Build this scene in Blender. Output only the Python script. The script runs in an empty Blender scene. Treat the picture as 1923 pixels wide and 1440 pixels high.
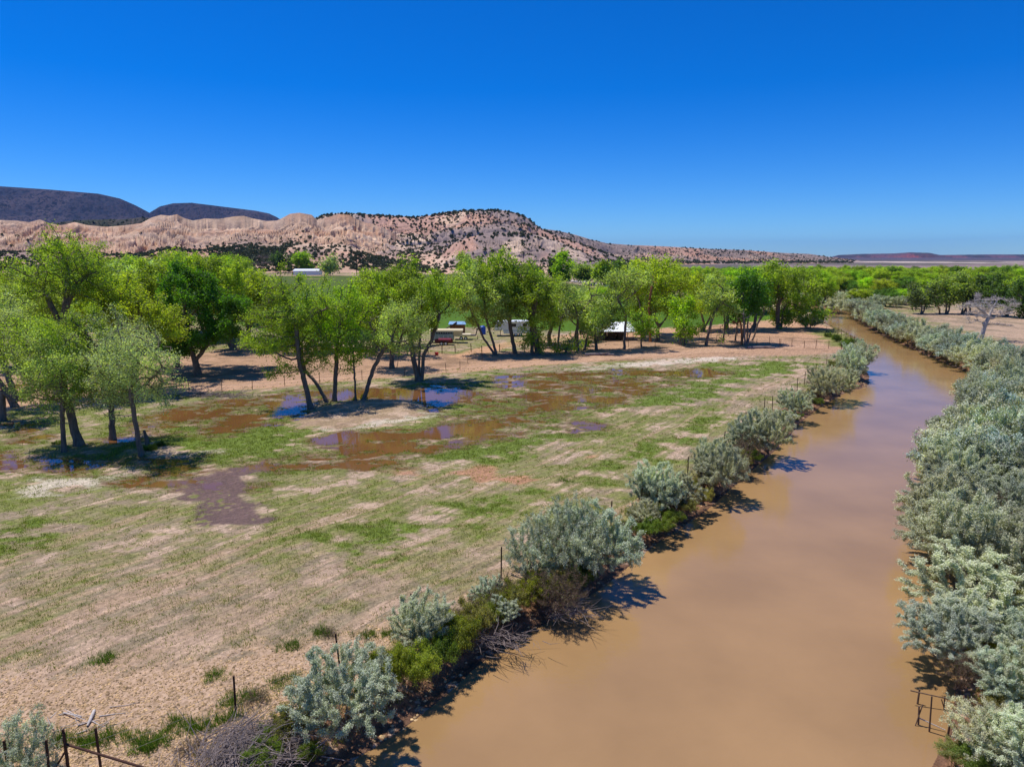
import bpy, math, random
import numpy as np
from math import radians, sin, cos, pi, atan

sc = bpy.context.scene
COL = sc.collection
random.seed(7)
RNG = np.random.default_rng(7)

# ---------------------------------------------------------------- camera, sky, sun, exposure
CH = 15.0                      # flying height above the field
TILT = atan((720 - 482) / 1282.0)
cam = bpy.data.cameras.new('camera')
cam.lens = 24.0; cam.sensor_width = 36.0
cam.clip_start = 0.5; cam.clip_end = 40000
co = bpy.data.objects.new('camera', cam); COL.objects.link(co)
co.location = (0, 0, CH); co.rotation_euler = (pi / 2 - TILT, 0, 0)
sc.camera = co

SUN_EL, SUN_AZ = radians(69), radians(-62)     # azimuth measured from +Y towards +X
w = bpy.data.worlds.new("World"); sc.world = w; w.use_nodes = True
nt = w.node_tree; nt.nodes.clear()
sky = nt.nodes.new('ShaderNodeTexSky'); sky.sky_type = 'NISHITA'; sky.sun_disc = False
sky.sun_elevation = SUN_EL; sky.sun_rotation = SUN_AZ
sky.altitude = 1900; sky.air_density = 1.0; sky.dust_density = 0.0; sky.ozone_density = 4.0
hs = nt.nodes.new('ShaderNodeHueSaturation'); hs.inputs['Saturation'].default_value = 1.48
hs.inputs['Hue'].default_value = 0.5; hs.inputs['Value'].default_value = 1.0
bg = nt.nodes.new('ShaderNodeBackground'); bg.inputs[1].default_value = 0.105
wo = nt.nodes.new('ShaderNodeOutputWorld')
nt.links.new(sky.outputs[0], hs.inputs['Color']); tn = nt.nodes.new('ShaderNodeMix'); tn.data_type = 'RGBA'; tn.blend_type = 'MULTIPLY'; tn.inputs[0].default_value = 1; tn.inputs[7].default_value = (.52, .82, 1.2, 1)
nt.links.new(hs.outputs[0], tn.inputs[6]); nt.links.new(tn.outputs[2], bg.inputs[0]); nt.links.new(bg.outputs[0], wo.inputs[0])
sl = bpy.data.lights.new('sun', 'SUN'); sl.energy = 4.2; sl.angle = radians(0.5); sl.color = (1.0, 0.955, 0.89)
so = bpy.data.objects.new('sun', sl); COL.objects.link(so)
from mathutils import Vector
sd = Vector((sin(SUN_AZ) * cos(SUN_EL), cos(SUN_AZ) * cos(SUN_EL), sin(SUN_EL)))
so.rotation_euler = sd.to_track_quat('Z', 'Y').to_euler(); so.location = (0, 0, 60)
sc.view_settings.view_transform = 'Standard'; sc.view_settings.look = 'None'
sc.view_settings.exposure = 0.15; sc.view_settings.gamma = 1.0
sc.render.engine = 'CYCLES'
sc.cycles.max_bounces = 6; sc.cycles.transparent_max_bounces = 8
sc.cycles.caustics_reflective = False; sc.cycles.caustics_refractive = False

# ---------------------------------------------------------------- survey helpers: photo sight lines to places in the world
FPX = 1282.0
def ray(px, py):
    a = (px - 961.5) / FPX; b = (py - 720) / FPX
    return a, cos(TILT) - b * sin(TILT), -sin(TILT) - b * cos(TILT)
def G(px, py, z=0.0):
    a, dy, dz = ray(px, py); t = (CH - z) / -dz
    return (a * t, dy * t)
def P(px, py, Y):
    a, dy, dz = ray(px, py); t = Y / dy
    return (a * t, Y, CH + dz * t)
def GL(pts, z=0.0): return np.array([G(x, y, z) for x, y in pts])

def prop(o, label=None, cat=None, group=None, kind=None):
    if label: o['label'] = label
    if cat: o['category'] = cat
    if group: o['group'] = group
    if kind: o['kind'] = kind
    return o
def empty(name, loc, label=None, cat=None, group=None):
    o = bpy.data.objects.new(name, None); o.empty_display_size = 0.3
    COL.objects.link(o); o.location = loc
    return prop(o, label, cat, group)

def mesh_arr(name, V, F, mat=None, smooth=False, attrs=None):
    """V (n,3), F (m,k) all faces of one size."""
    V = np.ascontiguousarray(V, dtype=np.float32); F = np.ascontiguousarray(F, dtype=np.int32)
    me = bpy.data.meshes.new(name)
    k = F.shape[1]
    me.vertices.add(len(V)); me.vertices.foreach_set('co', V.ravel())
    me.loops.add(F.size); me.loops.foreach_set('vertex_index', F.ravel())
    me.polygons.add(len(F)); me.polygons.foreach_set('loop_start', np.arange(0, F.size, k, dtype=np.int32))
    me.polygons.foreach_set('use_smooth', np.full(len(F), smooth))
    me.update(calc_edges=True)
    for an, (ty, dat) in (attrs or {}).items():
        at = me.attributes.new(an, ty, 'POINT')
        at.data.foreach_set('color' if ty == 'FLOAT_COLOR' else 'value', np.ascontiguousarray(dat, dtype=np.float32).ravel())
    if mat: me.materials.append(mat)
    return me
def link(name, me, parent=None, loc=None):
    o = bpy.data.objects.new(name, me); COL.objects.link(o)
    if parent is not None: o.parent = parent
    if loc is not None: o.location = loc
    return o

# ---------------------------------------------------------------- noise
def _h(ix, iy, s):
    n = (ix.astype(np.int64) * 374761393 + iy.astype(np.int64) * 668265263 + s * 974634777) & 0x7fffffff
    n = ((n ^ (n >> 13)) * 1274126177) & 0x7fffffff
    return ((n ^ (n >> 16)) & 0xffff) / 65535.0
def vn(x, y, s=0):
    x = np.asarray(x, float); y = np.asarray(y, float)
    ix = np.floor(x); iy = np.floor(y); fx = x - ix; fy = y - iy
    fx = fx * fx * (3 - 2 * fx); fy = fy * fy * (3 - 2 * fy)
    a = _h(ix, iy, s); b = _h(ix + 1, iy, s); c = _h(ix, iy + 1, s); d = _h(ix + 1, iy + 1, s)
    return (a * (1 - fx) + b * fx) * (1 - fy) + (c * (1 - fx) + d * fx) * fy
def fbm(x, y, oc=4, s=0, g=0.5):
    r = 0; a = 1; t = 0
    for i in range(oc):
        r = r + a * vn(x, y, s + i * 17); t += a; a *= g; x = x * 2.03 + 11.3; y = y * 2.03 + 5.7
    return r / t
def ss(a, b, x):
    t = np.clip((x - a) / (b - a), 0, 1); return t * t * (3 - 2 * t)
def lerp(a, b, t): return a + (b - a) * t
def srgb(r, g, b):
    return np.array([((c / 255 + 0.055) / 1.055) ** 2.4 if c > 10 else c / 255 / 12.92 for c in (r, g, b)])

def seg_dist(X, Y, L):
    """distance of points to the open polyline L"""
    d = np.full(X.shape, 1e9)
    for i in range(len(L) - 1):
        ax, ay = L[i]; bx, by = L[i + 1]; ex, ey = bx - ax, by - ay
        t = np.clip(((X - ax) * ex + (Y - ay) * ey) / (ex * ex + ey * ey + 1e-9), 0, 1)
        d = np.minimum(d, (X - ax - t * ex) ** 2 + (Y - ay - t * ey) ** 2)
    return np.sqrt(d)
def poly_sd(X, Y, L, pad=12.0):
    """signed distance to the closed polygon L, positive inside; -pad far away"""
    X = np.asarray(X, float); Y = np.asarray(Y, float)
    out = np.full(X.shape, -pad)
    mn = L.min(0) - pad; mx = L.max(0) + pad
    m = (X > mn[0]) & (X < mx[0]) & (Y > mn[1]) & (Y < mx[1])
    x = X[m]; y = Y[m]
    C = np.vstack([L, L[:1]])
    d = seg_dist(x, y, C); ins = np.zeros(x.shape, bool)
    for i in range(len(L)):
        ax, ay = C[i]; bx, by = C[i + 1]
        if ay == by: continue
        ins ^= ((ay > y) != (by > y)) & (x < (bx - ax) * (y - ay) / (by - ay) + ax)
    out[m] = np.maximum(np.where(ins, d, -d), -pad)
    return out

# ---------------------------------------------------------------- where things lie (surveyed outlines)
WZ = -0.9
RIV_L = [(300,1750),(560,1500),(640,1440),(735,1385),(800,1335),(850,1295),(905,1240),(1000,1185),(1090,1130),(1150,1090),(1205,1042),(1262,1000),(1325,962),(1375,915),(1425,872),(1475,830),(1505,790),(1560,752),(1600,732),(1638,712),(1622,690),(1632,665),(1622,643),(1592,626),(1562,614),(1546,601),(1549,592),(1530,584),(1490,578),(1440,574)]
RIV_R = [(1440,570),(1500,572),(1560,577),(1590,582),(1602,592),(1612,604),(1640,621),(1668,636),(1705,652),(1750,672),(1800,693),(1850,713),(1885,728),(1892,745),(1865,770),(1835,805),(1815,860),(1800,940),(1798,1040),(1805,1140),(1803,1240),(1792,1320),(1775,1390),(1750,1440),(1710,1520),(1640,1640),(1560,1750)]
BL = GL(RIV_L, WZ); BR = GL(RIV_R, WZ)
def smooth_line(L, n=3):
    for _ in range(n):
        Q = [L[0]]
        for i in range(len(L) - 1):
            Q.append(L[i] * .75 + L[i + 1] * .25); Q.append(L[i] * .25 + L[i + 1] * .75)
        Q.append(L[-1]); L = np.array(Q)
    return L
BLs = smooth_line(BL, 2); BRs = smooth_line(BR, 2)
RIVER = np.vstack([BLs, BRs])

FIELD = GL([(300,519),(700,518),(860,514),(1035,524),(1140,545),(1250,556),(1400,574),(1500,590),(1440,603),(1330,612),(1190,619),(1060,623),(900,615),(820,618),(740,640),(560,640),(400,600)])
ROAD_L = GL([(-200,790),(150,748),(340,733),(500,722),(650,710),(760,700),(870,693),(1000,682),(1150,670),(1300,661),(1450,652),(1580,646)])
TRACK = GL([(870,670),(930,652),(990,640),(1060,632),(1180,632),(1300,625)])
YARD = GL([(1010,632),(1150,619),(1200,619),(1330,613),(1430,600),(1500,594),(1535,600),(1560,618),(1600,640),(1590,664),(1480,668),(1300,672),(1100,680),(900,690),(700,708),(500,726),(250,742),(0,770),(-200,790),(-200,700),(200,700),(420,655),(560,650),(700,652),(760,660),(900,668),(1000,655)])
PONDS = [GL(p) for p in [
    [(495,775),(512,745),(600,733),(700,731),(772,731),(820,722),(862,726),(905,738),(890,750),(850,757),(822,772),(796,766),(790,752),(742,750),(690,748),(640,752),(570,754),(560,776),(530,788),(500,788)],
    [(600,822),(650,808),(720,812),(790,814),(815,802),(880,795),(930,790),(990,788),(1000,793),(950,803),(900,820),(820,826),(780,838),(740,852),(680,866),(640,862),(606,845)],
    [(850,812),(890,795),(960,775),(1000,762),(1060,752),(1075,760),(1020,778),(950,800),(900,812)],
    [(925,712),(960,704),(1040,700),(1100,694),(1180,692),(1240,697),(1330,693),(1345,700),(1290,712),(1220,716),(1180,730),(1120,742),(1060,752),(1020,748),(1030,735),(990,738),(930,735)],
    [(1040,793),(1110,792),(1130,804),(1080,812),(1050,806)],
    [(-150,845),(0,848),(50,862),(60,872),(40,884),(0,884),(-150,880)],
    [(50,722),(0,720),(-60,724),(-60,732),(40,730)],[(290,716),(320,712),(330,718),(300,722)],
    [(20,790),(60,796),(66,830),(40,832),(20,812)],
    [(280,862),(350,862),(390,870),(330,880),(285,876)],
    ]]
PCAP = [.75, .75, .35, .12, -.1, .4, .3, .6, .2, .2]
SHALLOW = [GL(p) for p in [
    [(200,830),(240,790),(330,765),(440,750),(510,742),(600,728),(560,790),(420,812),(300,826)],
    [(225,905),(330,880),(430,872),(530,858),(620,842),(640,868),(560,880),(480,895),(470,915),(350,912),(250,912)],
    [(640,860),(760,850),(900,815),(1000,790),(1090,765),(1040,800),(900,830),(760,868),(680,880)],
    [(860,780),(900,740),(960,735),(1050,740),(1170,735),(1280,705),(1360,700),(1260,725),(1180,750),(1050,780),(950,790),(880,800)],
    [(-200,848),(60,862),(180,868),(240,872),(200,884),(60,890),(-200,895)],
    ]]
MUD = GL([(322,925),(345,905),(400,883),(450,878),(520,872),(480,893),(462,915),(470,935),(500,955),(505,982),(470,990),(358,994),(385,960),(375,945),(330,948)])
ISLAND = GL([(545,795),(590,770),(640,755),(700,748),(780,752),(802,765),(790,780),(700,795),(640,806),(560,806)])
SALT = GL([(590,808),(680,800),(740,785),(800,772),(830,775),(760,795),(640,815)]), GL([(1020,702),(1100,690),(1200,680),(1300,671),(1390,664),(1440,664),(1380,674),(1280,684),(1180,693),(1080,702)]), GL([(240,905),(140,925),(60,925),(60,905),(200,893),(330,850),(420,846),(300,862)])
GREENS = [GL(p) for p in [
    [(1120,765),(1230,740),(1340,705),(1400,690),(1420,680),(1520,678),(1540,672),(1500,700),(1400,712),(1330,745),(1250,760),(1130,775)],
    [(880,760),(960,745),(1080,755),(1160,740),(1180,750),(1100,775),(960,790),(880,790)],
    [(1160,865),(1210,840),(1300,790),(1340,780),(1330,800),(1260,840),(1190,872)],
    [(1110,905),(1150,868),(1165,872),(1140,895),(1120,908)],
    [(280,820),(400,795),(560,790),(600,810),(590,835),(520,865),(400,862),(320,840),(200,850)],
    [(800,855),(900,822),(1010,808),(1100,815),(1000,850),(900,870),(820,880)],
    [(620,1015),(760,980),(900,935),(980,925),(900,965),(780,1010),(660,1040)],
    [(-100,1020),(60,985),(80,1000),(40,1020),(-100,1050)],
    [(880,725),(900,708),(1000,700),(960,712),(940,725)],
    [(1080,715),(1180,700),(1290,690),(1390,682),(1300,700),(1200,712),(1130,722)],
    [(1520,622),(1560,618),(1600,634),(1620,655),(1560,650)],
    [(-200,700),(200,690),(330,705),(420,690),(500,675),(470,700),(350,712),(200,730),(-200,760)],
    ]]
RED = [GL(p) for p in [[(855,888),(900,878),(935,885),(940,900),(900,910)],[(945,902),(985,895),(1003,902),(975,915)],[(1092,858),(1130,848),(1140,856),(1110,864)],[(790,895),(740,900),(740,885),(780,882)]]]
GRAVEL = GL([(-250,1290),(0,1262),(250,1262),(420,1232),(520,1212),(620,1208),(700,1172),(760,1160),(730,1230),(640,1300),(560,1350),(420,1420),(250,1520),(-250,1600)])
RFIELD = GL([(1720,590),(1790,582),(2100,588),(2400,640),(2300,720),(1960,690),(1880,640),(1780,610)])

# ---------------------------------------------------------------- ground sheet
def ground_fields(X, Y):
    """height and masks at world points"""
    dl = poly_sd(X, Y, RIVER, 200.0)          # + inside the river
    d = -dl
    n1 = fbm(X * .35, Y * .35, 3, 5) - .5
    n2 = fbm(X * 1.3, Y * 1.3, 3, 9) - .5
    de = d + n2 * .9 * ss(-1, 1, d + .5) + n1 * .5
    bank = ss(0.0, 2.6, de)
    z = np.where(d > 0, WZ + 0.02 + (0.0 - WZ) * bank + n2 * .16 * ss(0.2, 1.5, d) * (1 - ss(4, 7, d)), WZ - .02 - np.minimum(-d, 2) * .35)
    # gravel bar below the far shrubs
    bar = np.exp(-(((X - BARC[0]) / 4.2) ** 2 + ((Y - BARC[1]) / 3.0) ** 2))
    z = np.where(d < 0, z + bar * (.42 + n2 * .9), z)
    # pond field: >0 water
    pf = np.full(X.shape, -12.0)
    for L, cap in zip(PONDS, PCAP): pf = np.maximum(pf, np.minimum(poly_sd(X, Y, L), cap))
    sh = np.full(X.shape, -12.0)
    for L in SHALLOW: sh = np.maximum(sh, poly_sd(X, Y, L))
    st = fbm(X * .28, Y * .55, 4, 21) - .5
    st2 = fbm(X * 1.1, Y * 1.9, 3, 31) - .5
    isl = poly_sd(X, Y, ISLAND)
    pf2 = np.minimum(pf, 1.15) + st * 4.2 + st2 * 3.4
    sh2 = np.clip(sh + .6, -3, 1.0) * .8 - .75 + st * 4.5 + st2 * 3.0
    wat = np.maximum(pf2, sh2)
    wat = np.minimum(wat, 1.2 - isl * 1.0)
    near = (pf > -6) | (sh > -6)
    # local relief of the flooded low ground
    low = ss(-9, -1.0, np.maximum(pf, sh))
    zr = np.clip(-wat * .05, -.08, .07)
    z = z + np.where(near, low * (zr - .01), 0)
    z = z + np.where(d > 6, (fbm(X * .8, Y * .8, 3, 77) - .5) * .10 * (1 - low), 0)
    z = z + np.maximum(isl, 0).clip(0, 1.5) * .12
    # sand rise at the head of the yard
    return d, z, pf, sh, wat, isl, n1, n2, st, st2

BARC = G(1590, 722, WZ)
C = dict(
    tan=srgb(178,148,120), pale=srgb(208,178,152), dry=srgb(150,133,106), grass=srgb(118,126,56), lush=srgb(98,116,40),
    olive=srgb(134,132,78), field=srgb(80,112,8), fieldfar=srgb(86,102,28), road=srgb(184,146,116), sand=srgb(198,154,118), red=srgb(188,134,106),
    mud=srgb(112,86,80), wetbrown=srgb(124,94,66), gravel=srgb(192,158,122), bank=srgb(142,104,78), salt=srgb(226,208,190), leaf=srgb(140,112,86), far=srgb(176,150,118))
for k in C: C[k] = C[k] * (0.90 if k not in ('field', 'fieldfar', 'mud', 'wetbrown') else .86)

def mixc(col, c, m):
    return col + (c[None, :] - col) * np.clip(m, 0, 1)[:, None]

def build_ground():
    # rows: evenly spread in view, columns: dense in view, sparse outside
    pys = np.concatenate([np.linspace(1900, 1442, 60), np.linspace(1440, 900, 420), np.linspace(899, 560, 380), np.linspace(559.3, 500, 90)])
    ys = [G(961, p)[1] for p in pys]
    ys += list(np.geomspace(ys[-1] * 1.03, 30000, 45))
    ys = np.array(ys)
    us = np.concatenate([np.linspace(-2.6, -.86, 40), np.linspace(-.85, .85, 1050), np.linspace(.86, 2.6, 40)])
    X = (ys[:, None] * us[None, :]).ravel(); Y = np.repeat(ys, len(us))
    d, z, pf, sh, wat, isl, n1, n2, st, st2 = ground_fields(X, Y)
    col = np.tile(C['dry'], (len(X), 1))
    inriver = d < 0
    # coordinates along/across the furrows (parallel to the bank)
    fn = fbm(d * .9, X * .07 + Y * .05, 3, 41)            # long streaks parallel to the bank
    fn2 = fbm(d * 2.6, X * .16 + Y * .12, 3, 43)
    blot = fbm(X * .13, Y * .13, 4, 51); blot2 = fbm(X * .55, Y * .8, 4, 61); fine = fbm(X * 2.2, Y * 2.8, 3, 71)
    near = 1 - ss(26, 40, Y)
    # green wash
    g = ss(.42, .62, blot * .55 + blot2 * .45 + (fn - .5) * .25)
    col = mixc(col, C['olive'], g * .9)
    mid = ss(27, 36, Y) * (1 - ss(60, 75, Y))
    col = mixc(col, C['olive'], mid * ss(.34, .5, blot2 * .6 + fn * .4) * .8)
    col = mixc(col, C['grass'], mid * ss(.48, .62, fine * .5 + blot2 * .5) * .5)
    col = mixc(col, C['grass'], ss(.50, .66, blot2 * .5 + fine * .3 + blot * .2 + (fn2 - .5) * .2) * (.85 - .45 * near))
    col = mixc(col, C['tan'], ss(.55, .66, fn * .5 + fn2 * .3 + (1 - blot) * .25) * .75)
    col = mixc(col, C['pale'], ss(.58, .66, (1 - blot2) * .5 + fn2 * .3 + (1 - fine) * .22) * .75)
    stripe = .5 + .5 * np.sin(d * 7.5 + n1 * 5)
    col = mixc(col, C['tan'], (stripe * ss(.35, .6, fine) * .5) * ss(3, 6, d) * (1 - ss(20, 34, d)) * ss(20, 30, Y))
    # coarse dry soil near the bank on the near side
    col = mixc(col, C['tan'], near * ss(.35, .6, fn2) * .45)
    # lush patches
    gg = np.full(X.shape, -12.0)
    for L in GREENS: gg = np.maximum(gg, poly_sd(X, Y, L))
    m = ss(-1.0, 1.6, gg + (blot2 - .5) * 8 + (fine - .5) * 5)
    col = mixc(col, C['lush'] * 1.15, m * .9)
    far_green = ss(58, 75, Y) * (1 - ss(97, 120, Y)) * ss(5, 9, d)
    col = mixc(col, C['lush'] * 1.2, far_green * ss(.50, .60, blot2 * .6 + fine * .4) * .6)
    for L in RED: col = mixc(col, C['red'] * 1.05, .75 * ss(-.5, .5, poly_sd(X, Y, L) + (blot2 - .5) * 3))
    # pale salt crust
    for L in SALT: col = mixc(col, C['salt'], ss(-.4, .8, poly_sd(X, Y, L) + (blot2 - .5) * 5.5) * .7)
    # wetland: damp brown earth with tufts
    wetz = np.maximum(pf, sh)
    damp = ss(-2.5, .2, wetz + st * 3)
    col = mixc(col, C['grass'] * .8, damp * ss(.35, .6, blot2) * .8)
    col = mixc(col, C['lush'], damp * ss(.46, .6, fine * .6 + blot2 * .4) * .75)
    col = mixc(col, C['wetbrown'], ss(-1.2, .1, wat) * .8)
    col = mixc(col, C['tan'] * .9, ss(-.3, .8, isl + st2 * 2.5) * .8)
    col = mixc(col, C['pale'], ss(-.3, .8, isl + st2 * 1.5) * ss(.5, .62, blot2) * .6)
    mudm = ss(-.2, .5, poly_sd(X, Y, MUD) + (blot2 - .5) * 2.8)
    mudm = mudm * (1 - .8 * ss(.60, .66, fine * .6 + blot2 * .4))
    col = mixc(col, C['mud'], mudm * .95)
    # dirt yard, tree line litter
    yd = poly_sd(X, Y, YARD); ym = ss(-.8, 1.0, yd + (blot2 - .5) * 4)
    c_y = lerp(C['road'][None, :], C['sand'][None, :], ss(115, 140, Y)[:, None])
    col = col + (c_y - col) * (ym * .95)[:, None]
    col = mixc(col, C['leaf'], ym * ss(.50, .62, blot * .5 + blot2 * .5) * .75 * (1 - ss(125, 140, Y)))
    rd = seg_dist(X, Y, ROAD_L)
    rm = (1 - ss(1.9, 3.2, rd + n1 * 1.5)) * (X < 70)
    col = mixc(col, C['road'] * 1.08, rm)
    rut = np.exp(-((rd - .9) / .22) ** 2)
    col = mixc(col, C['pale'], rut * rm * .5)
    td = seg_dist(X, Y, TRACK); col = mixc(col, C['sand'] * 1.05, 1 - ss(1.2, 2.6, td + n2 * 2))
    # grassy lot round the trailers
    lot = ss(112, 122, Y) * (1 - ss(138, 142, Y)) * ss(-30, -22, X) * (1 - ss(8, 14, X))
    col = mixc(col, C['olive'] * 1.1, lot * ss(.35, .55, blot2) * .7)
    for L in GREENS[-2:-1]: col = mixc(col, C['grass'], ss(-1, 1, poly_sd(X, Y, L) + (blot2 - .5) * 4) * .9)
    # farm fields
    fd = poly_sd(X, Y, FIELD, 60)
    fm = ss(-.5, 1.0, fd + (fine - .5) * 2)
    fc = lerp(C['field'][None, :] * 1.05, C['fieldfar'][None, :], ss(190, 380, Y)[:, None]) * (.82 + .36 * fbm(X * .05, Y * .03, 4, 91))[:, None]
    col = col + (fc - col) * fm[:, None]
    for L in (GL([(480,524.5),(600,524),(720,525)]), GL([(1040,531),(1110,533),(1160,537)]), GL([(1150,560),(1220,563),(1290,566),(1340,567),(1420,572)])):
        col = mixc(col, C['road'] * 1.05, (1 - ss(1.0, 3.2, seg_dist(X, Y, L))) * .8)
    # dry plain behind the fields up to the hills
    farm = ss(.5, 3, -fd) * ss(210, 300, Y)
    farp = ss(620, 800, Y)
    apron = farm * (X < 0.12 * Y)
    col = mixc(col, C['far'], apron * .9)
    col = mixc(col, C['olive'] * .8, apron * ss(.52, .62, fbm(X * .06, Y * .03, 4, 93)) * .7)
    col = mixc(col, C['grass'] * .55, farm * (X >= 0.12 * Y) * .6)
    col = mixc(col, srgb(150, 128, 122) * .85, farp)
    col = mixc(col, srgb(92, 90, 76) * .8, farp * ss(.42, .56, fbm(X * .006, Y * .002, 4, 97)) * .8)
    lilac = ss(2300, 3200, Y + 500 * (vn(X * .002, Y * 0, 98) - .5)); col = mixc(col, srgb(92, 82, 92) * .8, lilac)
    cliff = ss(1500, 1700, Y + 500 * (vn(X * .004, Y * 0, 99) - .5)) * (1 - ss(2000, 2300, Y)) * ss(.38, .52, vn(X * .0045, Y * .001, 101)) * ss(.42, .52, X / Y)
    col = mixc(col, srgb(232, 210, 194), cliff * .6)
    # right bank dry meadow
    rf = poly_sd(X, Y, RFIELD, 30)
    col = mixc(col, lerp(C['tan'], C['pale'], .3), ss(-1, 2, rf) * .9)
    col = mixc(col, C['dry'] * .8, ss(-1, 2, rf) * ss(.5, .62, fbm(X * .25, Y * .12, 4, 95)) * .6)
    # gravel
    gv = ss(-.6, .6, poly_sd(X, Y, GRAVEL) + (blot2 - .5) * 2.5 + (fine - .5) * 2)
    col = mixc(col, C['gravel'], gv * .9)
    # banks and bed
    right = X > np.interp(Y, BR[::-1, 1][np.argsort(BR[::-1, 1])], BR[::-1, 0][np.argsort(BR[::-1, 1])]) - 1
    bk = (1 - ss(1.2, 2.6, d + n2 * 2.4 + n1)) * (d > -50)
    col = mixc(col, C['bank'] * lerp(.85, 1.15, .5), bk)
    col = mixc(col, C['bank'] * .55, (1 - ss(.15, .55, d + n2 * .4)) * .8)
    col = mixc(col, C['pale'], ss(.66, .7, fine) * bk * .5)
    fa = fine[:, None]
    col = col * (.86 + .28 * fa)
    water_wet = np.maximum(ss(-.5, .0, wat) * (wetz > -3), mudm * .55)
    water_wet = np.maximum(water_wet, (1 - ss(.1, .5, d)) * .6)
    rgba = np.concatenate([np.clip(col, 0, 1), np.ones((len(col), 1))], 1)
    nr, nc = len(ys), len(us)
    i = np.arange((nr - 1) * nc).reshape(nr - 1, nc)[:, :-1].ravel()
    F = np.stack([i, i + 1, i + nc + 1, i + nc], 1)
    V = np.stack([X, Y, z], 1)
    me = mesh_arr('ground', V, F, mat_ground(), True, {'soil': ('FLOAT_COLOR', rgba), 'wet': ('FLOAT', water_wet), 'across': ('FLOAT', np.clip(d, -5, 80)), 'grit': ('FLOAT', gv), 'green': ('FLOAT', (col[:, 1] - col[:, 0]) )})
    o = link('ground', me); prop(o, kind='structure')
    return o

# ---------------------------------------------------------------- materials
def newmat(name):
    m = bpy.data.materials.new(name); m.use_nodes = True
    nt = m.node_tree; b = nt.nodes['Principled BSDF']; return m, nt, b
def N(nt, ty, **kw):
    n = nt.nodes.new(ty)
    for k, v in kw.items():
        if k in n.inputs: n.inputs[k].default_value = v
        else: setattr(n, k, v)
    return n
def L_(nt, a, b): nt.links.new(a, b)
def math_(nt, op, a, b=None, clamp=False):
    n = nt.nodes.new('ShaderNodeMath'); n.operation = op; n.use_clamp = clamp
    for i, v in enumerate((a, b)):
        if v is None: continue
        if isinstance(v, (int, float)): n.inputs[i].default_value = v
        else: nt.links.new(v, n.inputs[i])
    return n.outputs[0]
def mixn(nt, ty, f, a, b):
    n = nt.nodes.new('ShaderNodeMix'); n.data_type = 'RGBA'; n.blend_type = ty
    for k, v in ((0, f), (6, a), (7, b)):
        if isinstance(v, (int, float)): n.inputs[k].default_value = v
        elif isinstance(v, (tuple, list)): n.inputs[k].default_value = v
        else: nt.links.new(v, n.inputs[k])
    return n.outputs[2]
def maprange(nt, v, a, b, c, d):
    n = nt.nodes.new('ShaderNodeMapRange'); nt.links.new(v, n.inputs[0])
    for i, k in enumerate((a, b, c, d)): n.inputs[i + 1].default_value = k
    return n.outputs[0]

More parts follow.
